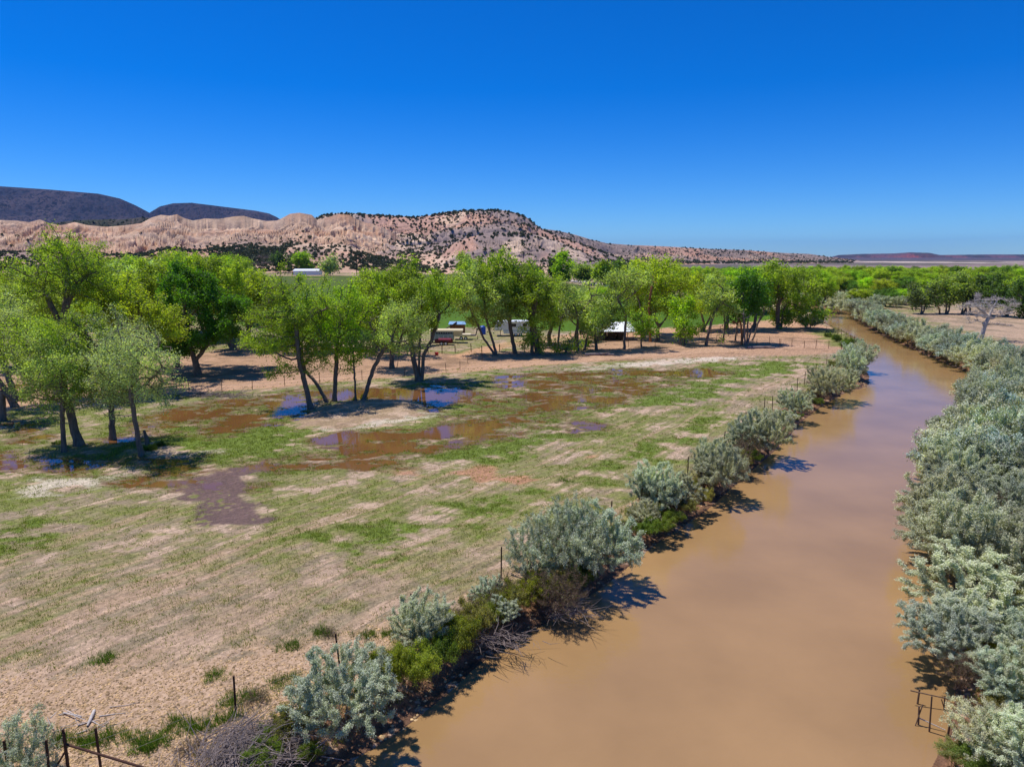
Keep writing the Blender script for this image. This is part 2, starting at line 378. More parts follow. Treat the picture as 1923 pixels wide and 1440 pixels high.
def mat_ground():
    m, nt, b = newmat('ground_soil')
    at = N(nt, 'ShaderNodeAttribute', attribute_name='soil'); wet = N(nt, 'ShaderNodeAttribute', attribute_name='wet')
    ac = N(nt, 'ShaderNodeAttribute', attribute_name='across'); gr = N(nt, 'ShaderNodeAttribute', attribute_name='grit')
    ge = N(nt, 'ShaderNodeNewGeometry')
    n1 = N(nt, 'ShaderNodeTexNoise', Scale=5.0, Detail=6.0, Roughness=.7); L_(nt, ge.outputs['Position'], n1.inputs['Vector'])
    n2 = N(nt, 'ShaderNodeTexNoise', Scale=18.0, Detail=3.0, Roughness=.7); L_(nt, ge.outputs['Position'], n2.inputs['Vector'])
    # furrow streaks: very thin, parallel to the bank
    sx = N(nt, 'ShaderNodeSeparateXYZ'); L_(nt, ge.outputs['Position'], sx.inputs[0])
    cx = N(nt, 'ShaderNodeCombineXYZ'); L_(nt, math_(nt, 'MULTIPLY', ac.outputs['Fac'], 5.5), cx.inputs[0])
    L_(nt, math_(nt, 'MULTIPLY', sx.outputs[0], .55), cx.inputs[1]); L_(nt, math_(nt, 'MULTIPLY', sx.outputs[1], .55), cx.inputs[2])
    n3 = N(nt, 'ShaderNodeTexNoise', Scale=1.0, Detail=3.0, Roughness=.6); L_(nt, cx.outputs[0], n3.inputs['Vector'])
    vo = N(nt, 'ShaderNodeTexVoronoi', Scale=9.0); L_(nt, ge.outputs['Position'], vo.inputs['Vector'])
    k = maprange(nt, n1.outputs[0], .3, .7, .60, 1.38)
    k2 = maprange(nt, n2.outputs[0], .3, .7, .70, 1.30)
    k3 = maprange(nt, n3.outputs[0], .34, .66, .80, 1.18)
    kk = math_(nt, 'MULTIPLY', math_(nt, 'MULTIPLY', k, k2), k3)
    c1 = mixn(nt, 'MULTIPLY', 1.0, at.outputs['Color'], (1, 1, 1, 1))
    vm = N(nt, 'ShaderNodeVectorMath', operation='SCALE'); L_(nt, at.outputs['Color'], vm.inputs[0]); L_(nt, kk, vm.inputs['Scale'])
    # grit: stone-coloured cells
    gcol = N(nt, 'ShaderNodeValToRGB'); L_(nt, vo.outputs['Color'], gcol.inputs[0])
    gcol.color_ramp.elements[0].color = (*(C['gravel'] * .55), 1); gcol.color_ramp.elements[1].color = (*(C['pale'] * 1.2), 1)
    out = mixn(nt, 'MIX', math_(nt, 'MULTIPLY', gr.outputs['Fac'], .6), vm.outputs[0], gcol.outputs[0])
    L_(nt, out, b.inputs['Base Color'])
    L_(nt, maprange(nt, wet.outputs['Fac'], 0, 1, .95, .35), b.inputs['Roughness'])
    b.inputs['Specular IOR Level'].default_value = .25
    hgt = math_(nt, 'ADD', math_(nt, 'MULTIPLY', n1.outputs[0], 1.0), math_(nt, 'ADD', math_(nt, 'MULTIPLY', n2.outputs[0], .45), math_(nt, 'MULTIPLY', n3.outputs[0], .5)))
    bp = N(nt, 'ShaderNodeBump', Strength=.55, Distance=.12); L_(nt, hgt, bp.inputs['Height']); L_(nt, bp.outputs[0], b.inputs['Normal'])
    return m

def mat_water(name, base, rough, bump, scale, ior=1.33):
    m, nt, b = newmat(name)
    ge = N(nt, 'ShaderNodeNewGeometry')
    mp = N(nt, 'ShaderNodeMapping'); mp.inputs['Scale'].default_value = (1.0, 1.6, 1); L_(nt, ge.outputs['Position'], mp.inputs[0])
    n1 = N(nt, 'ShaderNodeTexNoise', Scale=scale, Detail=4.0, Roughness=.55); L_(nt, mp.outputs[0], n1.inputs['Vector'])
    n2 = N(nt, 'ShaderNodeTexNoise', Scale=.16, Detail=4.0); L_(nt, ge.outputs['Position'], n2.inputs['Vector'])
    bp = N(nt, 'ShaderNodeBump', Strength=bump, Distance=.05); L_(nt, n1.outputs[0], bp.inputs['Height']); L_(nt, bp.outputs[0], b.inputs['Normal'])
    a = base * .90; c = base * 1.10
    L_(nt, mixn(nt, 'MIX', maprange(nt, n2.outputs[0], .35, .65, 0, 1), (*a, 1), (*c, 1)), b.inputs['Base Color'])
    b.inputs['Roughness'].default_value = rough; b.inputs['IOR'].default_value = ior
    return m

def build_water():
    # river sheet
    us = np.linspace(0, 1, 40)
    me = bpy.data.meshes.new('river')
    import bmesh
    bm = bmesh.new()
    L = smooth_line(BL, 1); R = smooth_line(BR, 1)[::-1]
    cen = RIVER.mean(0)
    n = 120
    def resample(Q):
        s = np.concatenate([[0], np.cumsum(np.linalg.norm(np.diff(Q, axis=0), axis=1))]); t = np.linspace(0, s[-1], n)
        return np.stack([np.interp(t, s, Q[:, 0]), np.interp(t, s, Q[:, 1])], 1)
    L = resample(L); R = resample(R)
    rows = []
    for i in range(n):
        w_ = R[i] - L[i]; w_ = w_ / (np.linalg.norm(w_) + 1e-6)
        a = L[i] - w_ * 1.6; b_ = R[i] + w_ * 1.6
        rows.append([bm.verts.new((a[0] + (b_[0] - a[0]) * k / 8, a[1] + (b_[1] - a[1]) * k / 8, WZ)) for k in range(9)])
    for i in range(n - 1):
        for k in range(8): bm.faces.new((rows[i][k], rows[i][k + 1], rows[i + 1][k + 1], rows[i + 1][k]))
    bmesh.ops.recalc_face_normals(bm, faces=bm.faces)
    bm.to_mesh(me); bm.free()
    if me.polygons[0].normal.z < 0: me.flip_normals()
    me.materials.append(mat_water('river_water', srgb(170, 134, 90) * .86, .11, .22, 2.2, 1.43))
    prop(link('river', me), kind='structure')
    # ponds: flat sheets whose edge is where the low ground rises through them
    pm = mat_water('pond_water', srgb(142, 98, 58) * .66, .03, .03, 4.0, 1.45)
    groups = [(0,), (1, 2), (3,), (4,), (5,), (6,), (7,), (8,), (9,)]
    allp = PONDS
    def sheet(Lw, cells=.33):
        mn = Lw.min(0) - 1.2; mx = Lw.max(0) + 1.2
        xs = np.arange(mn[0], mx[0], cells); ys = np.arange(mn[1], mx[1], cells)
        X, Y = np.meshgrid(xs, ys); X = X.ravel(); Y = Y.ravel()
        return xs, ys, X, Y
    big = np.vstack(PONDS + SHALLOW)
    xs, ys, X, Y = sheet(big)
    dd, z, pf, sh, wat, isl, *_ = ground_fields(X, Y)
    ok = (z < .03) & ((pf > -2) | (sh > -1.5)) & (dd > 6)
    nr, nc = len(ys), len(xs); okg = ok.reshape(nr, nc)
    cell = okg[:-1, :-1] | okg[1:, :-1] | okg[:-1, 1:] | okg[1:, 1:]
    # split in two pools at the tree island: near channel and far flood
    jj, ii = np.nonzero(cell)
    i0 = jj * nc + ii
    F = np.stack([i0, i0 + 1, i0 + nc + 1, i0 + nc], 1)
    used = np.unique(F); remap = -np.ones(nr * nc, int); remap[used] = np.arange(len(used))
    V = np.stack([X[used], Y[used], np.full(len(used), .0)], 1)
    me = mesh_arr('flood_water', V, remap[F], pm, True)
    prop(link('flood_water', me), kind='structure')

# ---------------------------------------------------------------- hills
def mat_hill(name, speck=None, sp_scale=.02, sp_amt=0.0, rough_bump=1.0, bsc=.05):
    m, nt, b = newmat(name)
    at = N(nt, 'ShaderNodeAttribute', attribute_name='soil'); ge = N(nt, 'ShaderNodeNewGeometry')
    n1 = N(nt, 'ShaderNodeTexNoise', Scale=bsc, Detail=8.0, Roughness=.75); L_(nt, ge.outputs['Position'], n1.inputs['Vector'])
    k = maprange(nt, n1.outputs[0], .3, .7, .72, 1.28)
    vm = N(nt, 'ShaderNodeVectorMath', operation='SCALE'); L_(nt, at.outputs['Color'], vm.inputs[0]); L_(nt, k, vm.inputs['Scale'])
    c = vm.outputs[0]
    if speck is not None:
        n2 = N(nt, 'ShaderNodeTexNoise', Scale=sp_scale, Detail=3.0, Roughness=.8); L_(nt, ge.outputs['Position'], n2.inputs['Vector'])
        c = mixn(nt, 'MIX', maprange(nt, n2.outputs[0], sp_amt, sp_amt + .06, 0, 1), c, (*speck, 1))
    L_(nt, c, b.inputs['Base Color']); b.inputs['Roughness'].default_value = .95; b.inputs['Specular IOR Level'].default_value = .1
    bp = N(nt, 'ShaderNodeBump', Strength=.8, Distance=rough_bump); L_(nt, n1.outputs[0], bp.inputs['Height']); L_(nt, bp.outputs[0], b.inputs['Normal'])
    return m

TANH = srgb(214,176,146) * .95; PINK = srgb(204,158,134) * .95; GREYH = srgb(160,140,132) * .92; ORNG = srgb(210,158,118) * .92; PALEH = srgb(230,200,172) * .98
HILLS = {}
def hill(name, prof, R, foot, nu, nv, gfreq, gamp, seed, colf, mat, back=.35, p=.85, sharp=1.0, crest=0.0, ys=.6):
    """prof: sky-line points in the photo; R: distance of the crest; foot: distance of the hill's foot"""
    prof = np.array(prof, float)
    pxs = np.linspace(prof[0, 0], prof[-1, 0], nu)
    pys = np.interp(pxs, prof[:, 0], prof[:, 1])
    u = np.array([P(a, b, 1.0)[0] for a, b in zip(pxs, pys)])
    Rv = R(pxs) if callable(R) else np.full(nu, float(R)); Fv = foot(pxs) if callable(foot) else np.full(nu, float(foot))
    Zt = np.array([P(a, b, r)[2] for a, b, r in zip(pxs, pys, Rv)])
    t = np.concatenate([np.linspace(0, 1, nv), np.linspace(1, 1 + back, max(6, nv // 5))[1:]])
    T, U = np.meshgrid(t, u, indexing='ij')
    Yg = Fv[None, :] + (Rv - Fv)[None, :] * T; X = U * Yg
    f = gfreq
    wx = X + 40 / f * .01 * (fbm(X * f * .7, Yg * f * .7, 3, seed + 3) - .5) * 100
    rid = 0; a = 1.0; tot = 0
    for k in range(5):
        nse = vn(wx * f * (2.1 ** k), Yg * f * ys * (2.0 ** k) + k * 9, seed + k * 13)
        rid = rid + a * np.abs(2 * nse - 1) ** sharp; tot += a; a *= .56
    rid = 1 - rid / tot                        # 1 on crests, lower in gullies
    spur = 1 - np.abs(2 * vn(X * f * .22 + 3, Yg * f * .12, seed + 90) - 1) ** .8
    spur = .6 * spur + .4 * (1 - np.abs(2 * vn(X * f * .5 + 7, Yg * f * .35, seed + 95) - 1))
    body = np.clip(T, 0, 1) ** p
    env = np.clip(T * 1.6, 0, 1) * (1 - ss(.86, 1.0, T) * (1 - crest))
    low = fbm(X * f * .35, Yg * f * .35, 3, seed + 50) - .5
    hk = np.clip(Zt[None, :] / 40, .15, 1.3)
    crag = np.clip((T - .3) / .35, .12, 1) if sharp < 1 else 1.0
    Z = Zt[None, :] * (body * (1 + low * .5 * env)) - gamp * (1 - rid) * 1.6 * env * hk * crag - gamp * 1.1 * (1 - spur) * env * hk
    Z = np.where(T > 1, Zt[None, :] * (1 - .5 * (T - 1) / back), Z)
    # keep what lies before the crest under the sky-line
    lim = CH + (Zt[None, :] - CH) * Yg / Rv[None, :] - (1 - T.clip(0, 1)) * 2.0
    Z = np.where((T < 1) & (Zt[None, :] > CH), np.minimum(Z, lim), Z)
    Z = Z - 1.5 * (T <= 0) 
    nr, nc = T.shape
    slope = np.abs(np.gradient(Z, axis=1)) / (np.abs(np.gradient(X, axis=1)) + 1e-6)
    col = colf(X.ravel(), Yg.ravel(), Z.ravel(), T.ravel(), rid.ravel(), slope.ravel(), np.repeat(pxs[None, :], nr, 0).ravel())
    rgba = np.concatenate([np.clip(col, 0, 1), np.ones((col.shape[0], 1))], 1)
    i = np.arange((nr - 1) * nc).reshape(nr - 1, nc)[:, :-1].ravel()
    F = np.stack([i, i + 1, i + nc + 1, i + nc], 1)
    me = mesh_arr(name, np.stack([X.ravel(), Yg.ravel(), Z.ravel()], 1), F, mat, True, {'soil': ('FLOAT_COLOR', rgba)})
    prop(link(name, me), kind='structure')
    g = dict(X=X, Y=Yg, Z=Z, T=T, px=pxs, nv=nv); HILLS[name + str(seed)] = g
    return g

def col_bad(X, Y, Z, T, rid, slope, px):
    c = np.tile(TANH, (len(X), 1))
    strata = fbm(Z * .16 + fbm(X * .01, Y * .01, 2, 3) * 4, X * .002, 3, 8)
    up = ss(.35, .8, T)
    c = mixc(c, PINK, ss(.4, .6, strata) * .8)
    c = mixc(c, ORNG, ss(.55, .7, strata) * up * .9)
    c = mixc(c, PALEH, ss(.5, .75, 1 - strata) * .55 + ss(.7, .85, rid) * up * .5)
    c = mixc(c, GREYH, ss(.5, .62, fbm(X * .012, Y * .008, 4, 12)) * (1 - up * .6) * .75)
    c = mixc(c, GREYH * .85, ss(.60, .42, rid) * .4)
    c = c * (.82 + .36 * fbm(X * .05, Z * .25 + Y * .02, 4, 15))[:, None]
    c = mixc(c, TANH, (1 - ss(.05, .25, T)) * .7)
    return c * .93
def col_main(X, Y, Z, T, rid, slope, px):
    c = np.tile(GREYH, (len(X), 1))
    n = fbm(X * .011, Y * .011, 4, 22)
    c = mixc(c, PINK, ss(.48, .6, n) * .7)
    c = mixc(c, PALEH * .92, ss(.56, .66, fbm(X * .02, Y * .006, 4, 24)) * ss(.5, .8, rid) * .8)
    c = mixc(c, TANH, ss(.0, .5, .45 - T) * .7)
    return c
def col_right(X, Y, Z, T, rid, slope, px):
    c = np.tile(GREYH * 1.0, (len(X), 1))
    c = mixc(c, PINK, ss(.45, .6, fbm(X * .006, Y * .006, 4, 33)) * .8)
    c = mixc(c, PALEH * .9, ss(.55, .7, fbm(X * .01, Y * .004, 4, 35)) * .5)
    return c * .86
def col_dark(X, Y, Z, T, rid, slope, px):
    c = np.tile(srgb(92, 84, 78) * .8, (len(X), 1))
    c = mixc(c, srgb(66, 70, 52) * .8, ss(.42, .55, fbm(X * .02, Y * .008, 4, 44)))
    return c
def col_mesa(X, Y, Z, T, rid, slope, px):
    c = np.tile(srgb(50, 54, 70) * .85, (len(X), 1))  # blue of the distant air is mixed into the slope colour
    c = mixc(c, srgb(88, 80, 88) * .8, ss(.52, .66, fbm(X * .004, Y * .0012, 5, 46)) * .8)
    c = mixc(c, srgb(84, 66, 64) * .8, ss(.5, .7, rid) * .4)
    return c
def col_redmesa(X, Y, Z, T, rid, slope, px):
    c = np.tile(srgb(96, 84, 92) * .8, (len(X), 1))
    c = mixc(c, srgb(164, 84, 72) * .9, ss(.62, .85, T) * (1 - ss(.95, 1.0, T)) * (.35 + .65 * np.exp(-((px - 1735) / 45) ** 2)) * .9)
    c = mixc(c, srgb(58, 66, 62) * .8, ss(.5, .6, fbm(X * .006, Y * .0015, 4, 47)) * .7)
    band = ss(.14, .18, T) * (1 - ss(.24, .32, T + (vn(X * .004, Y * 0, 9) - .5) * .16))
    br = ss(.4, .5, vn(X * .0022, Y * 0, 19))
    c = mixc(c, srgb(238, 214, 196), band * br * .9)
    c = mixc(c, srgb(176, 140, 128), (1 - ss(.12, .2, T)) * .7)
    return c
def col_bench(X, Y, Z, T, rid, slope, px):
    c = np.tile(srgb(168, 144, 134) * .85, (len(X), 1))
    n = fbm(X * .003, Y * .0015, 4, 63)
    c = mixc(c, srgb(100, 96, 84) * .8, ss(.4, .55, n) * .8)
    band = ss(.62, .68, T) * (1 - ss(.78, .86, T + (vn(X * .006, Y * 0, 9) - .5) * .2))
    c = mixc(c, srgb(240, 222, 206), band * ss(.38, .5, vn(X * .003, Y * 0, 19)) * .95)
    return c
def col_apron(X, Y, Z, T, rid, slope, px):
    c = np.tile(TANH * .92, (len(X), 1))
    c = mixc(c, PINK * .9, ss(.45, .6, fbm(X * .02, Y * .012, 4, 53)) * .7)
    c = mixc(c, GREYH, ss(.5, .62, fbm(X * .01, Y * .01, 4, 54)) * .6)
    return c

def build_hills():
    mb = mat_hill('badland_earth', srgb(120, 112, 84) * .7, .35, .66, 4.0, .07)
    mg = mat_hill('stony_slope', srgb(78, 80, 58) * .8, .55, .62, 2.0, .08)
    mr = mat_hill('far_slope', srgb(62, 66, 50) * .8, .11, .545, 3.0, .03)
    md = mat_hill('dark_slope', srgb(40, 48, 34) * .8, .16, .50, 2.0, .05)
    mm = mat_hill('mesa_haze_blue', srgb(30, 34, 48) * .6, .022, .50, 14.0, .02)  # specks carry the same painted haze blue
    me2 = mat_hill('bench_earth', srgb(62, 66, 56) * .75, .05, .53, 4.0, .03)
    me_ = mat_hill('mesa_red', srgb(52, 62, 62) * .75, .035, .56, 12.0, .01)
    hill('mesa', [(-420,352),(-200,346),(0,350),(90,356),(185,364),(225,373),(255,386),(283,401),(300,412),(330,430),(380,455)], 6200, 4200, 420, 60, .006, 22, 5, col_mesa, mm, .5, .75)
    hill('mesa', [(215,440),(262,412),(285,397),(300,388),(325,382),(360,381),(400,386),(440,391),(480,396),(505,401),(520,408),(545,425),(580,450)], 6900, 5200, 380, 50, .006, 22, 6, col_mesa, mm, .4, .75)
    hill('mesa', [(1380,500),(1450,490),(1560,483),(1575,479),(1620,477),(1680,476),(1710,474),(1745,475),(1765,479),(1850,478),(1923,478),(2100,478),(2400,480)], 9000, 3600, 520, 60, .0016, 120, 7, col_redmesa, me_, .3, .8)
    hill('far_hill', [(-300,425),(0,424),(90,420),(140,414),(200,412),(235,412),(265,408),(300,411),(340,420),(380,435),(420,460)], 1900, 1300, 420, 60, .008, 14, 8, col_dark, md, .3)
    hill('badland_ridge', [(-500,425),(-200,418),(0,412),(30,413),(55,416),(75,411),(92,418),(115,422),(140,416),(165,422),(200,425),(235,422),(265,418),(285,407),(302,402),(318,404),(332,401),(345,408),(362,413),(385,409),(410,410),(440,405),(458,404),(475,409),(500,414),(520,413),(532,407),(545,400),(562,398),(585,402),(596,412),(615,407),(635,401),(655,402),(668,410),(690,418),(716,425),(738,437),(762,450),(790,470),(810,495)],
         lambda p: 1000 + (p - 500) * -.06, lambda p: 640 + np.clip((p - 500) * .05, -30, 30), 1100, 190, .014, 18, 11, col_bad, mb, .3, .95, .8, .5, 1.3)
    hill('hill', [(520,440),(560,425),(592,410),(606,404),(640,400),(700,403),(780,408),(805,405),(830,400),(850,397),(880,395),(930,394),(955,396),(975,402),(990,409),(1003,420),(1020,431),(1045,442),(1075,453),(1110,465),(1150,480),(1200,500)],
         1180, 760, 800, 160, .010, 13, 12, col_main, mg, .3, .85, 1.0, 0, 1.1)
    hill('hill', [(800,500),(830,476),(850,458),(880,446),(905,440),(930,436),(960,436),(1000,440),(1040,450),(1075,464),(1110,480),(1140,497)], 820, 600, 420, 90, .014, 12, 13, col_main, mg, .3, .8)
    hill('long_ridge', [(960,445),(1000,432),(1022,430),(1050,434),(1080,441),(1110,450),(1140,457),(1180,460),(1250,463),(1320,467),(1400,470),(1470,475),(1520,477),(1560,483),(1600,488),(1640,493),(1670,499),(1700,508)], lambda p: 1900 + (p - 1000) * 1.0, lambda p: 1050 + (p - 1000) * .9, 800, 110, .008, 26, 14, col_right, mr, .25, .8)

# ---------------------------------------------------------------- leafy clumps
LEAFT = {}
def mat_leaf(name, rough=.5, trans=.35, gloss=.03, hue=.25):
    m = bpy.data.materials.new(name); m.use_nodes = True; nt = m.node_tree; nt.nodes.clear()
    oi = N(nt, 'ShaderNodeObjectInfo'); at = N(nt, 'ShaderNodeAttribute', attribute_name='tint'); ge = N(nt, 'ShaderNodeNewGeometry')
    k = maprange(nt, at.outputs['Fac'], 0, 1, 1 - hue, 1 + hue)
    vm = N(nt, 'ShaderNodeVectorMath', operation='SCALE'); L_(nt, oi.outputs['Color'], vm.inputs[0]); L_(nt, k, vm.inputs['Scale'])
    d = N(nt, 'ShaderNodeBsdfDiffuse'); t = N(nt, 'ShaderNodeBsdfTranslucent'); g = N(nt, 'ShaderNodeBsdfGlossy', Roughness=rough)
    L_(nt, vm.outputs[0], d.inputs[0])
    yl = mixn(nt, 'MULTIPLY', 1.0, vm.outputs[0], (1.75, 1.82, .55, 1)); L_(nt, yl, t.inputs[0])
    g.inputs[0].default_value = (.9, .95, 1, 1)
    m1 = N(nt, 'ShaderNodeMixShader', Fac=trans); L_(nt, d.outputs[0], m1.inputs[1]); L_(nt, t.outputs[0], m1.inputs[2])
    m2 = N(nt, 'ShaderNodeMixShader', Fac=gloss); L_(nt, m1.outputs[0], m2.inputs[1]); L_(nt, g.outputs[0], m2.inputs[2])
    o = N(nt, 'ShaderNodeOutputMaterial'); L_(nt, m2.outputs[0], o.inputs[0]); return m
def mat_bark(name, base, k=.5):
    m, nt, b = newmat(name)
    ge = N(nt, 'ShaderNodeTexCoord')
    mp = N(nt, 'ShaderNodeMapping'); mp.inputs['Scale'].default_value = (6, 6, 1.2); L_(nt, ge.outputs['Object'], mp.inputs[0])
    n1 = N(nt, 'ShaderNodeTexNoise', Scale=1.0, Detail=5.0, Roughness=.7); L_(nt, mp.outputs[0], n1.inputs['Vector'])
    L_(nt, mixn(nt, 'MIX', maprange(nt, n1.outputs[0], .3, .7, 0, 1), (*(base * (1 - k)), 1), (*(base * (1 + k)), 1)), b.inputs['Base Color'])
    b.inputs['Roughness'].default_value = .9; b.inputs['Specular IOR Level'].default_value = .2
    bp = N(nt, 'ShaderNodeBump', Strength=.7, Distance=.04); L_(nt, n1.outputs[0], bp.inputs['Height']); L_(nt, bp.outputs[0], b.inputs['Normal'])
    return m
def mat_plain(name, base, rough=.7, metal=0, var=.12, sc_=3.0, spec=.4):
    m, nt, b = newmat(name)
    ge = N(nt, 'ShaderNodeTexCoord'); n1 = N(nt, 'ShaderNodeTexNoise', Scale=sc_, Detail=4.0, Roughness=.6); L_(nt, ge.outputs['Object'], n1.inputs['Vector'])
    base = np.array(base)
    L_(nt, mixn(nt, 'MIX', maprange(nt, n1.outputs[0], .3, .7, 0, 1), (*(base * (1 - var)), 1), (*np.clip(base * (1 + var), 0, 1), 1)), b.inputs['Base Color'])
    b.inputs['Roughness'].default_value = rough; b.inputs['Metallic'].default_value = metal; b.inputs['Specular IOR Level'].default_value = spec
    return m

def leaf_mesh(name, Cn, size, mat, rng, aspect=.62, along=None, tint=None, flat=.0, taper=True):
    """one small folded rhombus per centre"""
    n = len(Cn)
    s = size * rng.uniform(.65, 1.3, n)
    a = rng.normal(size=(n, 3))
    if along is not None: a = along + a * .45
    a[:, 2] -= flat * .3
    a /= np.linalg.norm(a, axis=1)[:, None] + 1e-9
    nn = rng.normal(size=(n, 3)); nn[:, 2] = np.abs(nn[:, 2]) + flat
    b = np.cross(a, nn); b /= np.linalg.norm(b, axis=1)[:, None] + 1e-9
    A = a * s[:, None] * .5; B = b * (s * aspect)[:, None] * .5
    V = np.stack([Cn - A, Cn + B - A * .15, Cn + A, Cn - B - A * .15], 1).reshape(-1, 3)
    F = np.arange(n * 4).reshape(n, 4)
    if tint is None: tint = rng.uniform(0, 1, n)
    return mesh_arr(name, V, F, mat, False, {'tint': ('FLOAT', np.repeat(tint, 4))})

def tubes(name, P0, P1, R0, R1, mat, k=5):
    """tapered limbs, one per row"""
    P0 = np.asarray(P0, float); P1 = np.asarray(P1, float); R0 = np.asarray(R0, float); R1 = np.asarray(R1, float)
    d = P1 - P0; L = np.linalg.norm(d, axis=1) + 1e-9; d = d / L[:, None]
    P1 = P1 + d * (R1 * .4)[:, None]
    up = np.where(np.abs(d[:, 2:3]) > .9, np.array([[1., 0, 0]]), np.array([[0, 0, 1.]]))
    a = np.cross(d, up); a /= np.linalg.norm(a, axis=1)[:, None]; b = np.cross(d, a)
    ang = np.arange(k) / k * 2 * pi
    ring = a[:, None, :] * np.cos(ang)[None, :, None] + b[:, None, :] * np.sin(ang)[None, :, None]
    V = np.concatenate([P0[:, None, :] + ring * R0[:, None, None], P1[:, None, :] + ring * R1[:, None, None]], 1)
    n = len(P0); base = (np.arange(n) * 2 * k)[:, None]; j = np.arange(k)[None, :]; j2 = (j + 1) % k
    F = np.stack([base + j, base + j2, base + k + j2, base + k + j], 2).reshape(-1, 4)
    return mesh_arr(name, V.reshape(-1, 3), F, mat, True)

def grow(stems, attr, rng, step=.45, kill=.8, iters=70, up=.05, wob=.18):
    """space colonisation: limbs grow from the stems towards the attraction points"""
    pos = []; par = []; 
    for st in stems:
        st = np.array(st, float); prev = st_par = None
        if len(st) > 0:
            # densify
            pts = [st[0]]
            for i in range(len(st) - 1):
                m = max(1, int(np.linalg.norm(st[i + 1] - st[i]) / step))
                for q in range(1, m + 1): pts.append(st[i] + (st[i + 1] - st[i]) * q / m)
            pts = np.array(pts)
            if len(pts) > 3: pts[1:-1] += rng.normal(size=(len(pts) - 2, 3)) * step * .06
            # attach to an existing node if the stem begins on one
            p_ = -1
            if pos:
                dd = np.linalg.norm(np.array(pos) - pts[0], axis=1); jn = int(dd.argmin())
                if dd[jn] < step * 1.3: p_ = jn; pts = pts[1:]
            for q in pts:
                pos.append(q); par.append(p_); p_ = len(pos) - 1
    pos = [np.array(p) for p in pos]
    nstem = len(pos)
    A = np.array(attr); best = np.full(len(A), 1e9); who = np.zeros(len(A), int)
    Pn = np.array(pos); lo = 0
    # only upper part of stems may sprout
    zmin = A[:, 2].min() - 1.5
    elig = [i for i in range(len(pos)) if pos[i][2] > zmin or i == nstem - 1]
    E = Pn[elig]; dm = np.linalg.norm(A[:, None] - E[None], axis=2); j = dm.argmin(1); best = dm[np.arange(len(A)), j]; who = np.array(elig)[j]
    for it in range(iters):
        al = best > kill
        A = A[al]; best = best[al]; who = who[al]
        if len(A) == 0: break
        v = A - Pn[who]; v /= np.linalg.norm(v, axis=1)[:, None] + 1e-9
        u, inv = np.unique(who, return_inverse=True)
        s = np.zeros((len(u), 3)); np.add.at(s, inv, v)
        s /= np.linalg.norm(s, axis=1)[:, None] + 1e-9
        s += rng.normal(size=s.shape) * wob; s[:, 2] += up; s /= np.linalg.norm(s, axis=1)[:, None] + 1e-9
        new = Pn[u] + s * step
        base = len(Pn); Pn = np.vstack([Pn, new]); par += list(u)
        dm = np.linalg.norm(A[:, None] - new[None], axis=2); j = dm.argmin(1); dd = dm[np.arange(len(A)), j]
        imp = dd < best; best = np.where(imp, dd, best); who = np.where(imp, base + j, who)
        if len(Pn) > 6000: break
    return Pn, np.array(par), nstem

def radii(par, n, tip, e=2.35, cap=None):
    r = np.zeros(n); acc = np.zeros(n)
    for i in range(n - 1, -1, -1):
        r[i] = max(acc[i] ** (1 / e) if acc[i] > 0 else tip, tip)
        if par[i] >= 0: acc[par[i]] += r[i] ** e
    return r

def crown_points(ells, n, rng, clump=.9, per=9, shell=.45):
    """clustered points in a union of ellipsoids (centre, radii)"""
    vol = np.array([e[1][0] * e[1][1] * e[1][2] for e in ells]) ** .75; vol /= vol.sum()
    out = []
    nc = max(6, n // per)
    for _ in range(nc):
        c, r = ells[rng.choice(len(ells), p=vol)]
        d = rng.normal(size=3); d /= np.linalg.norm(d)
        if d[2] < -.35: d[2] *= .5
        rr = rng.uniform(shell, 1.0) ** .6
        ctr = np.array(c) + d * np.array(r) * rr
        out.append(ctr + rng.normal(size=(per, 3)) * clump * np.array([1, 1, .8]) * rng.uniform(.5, 1.15))
    return np.vstack(out)

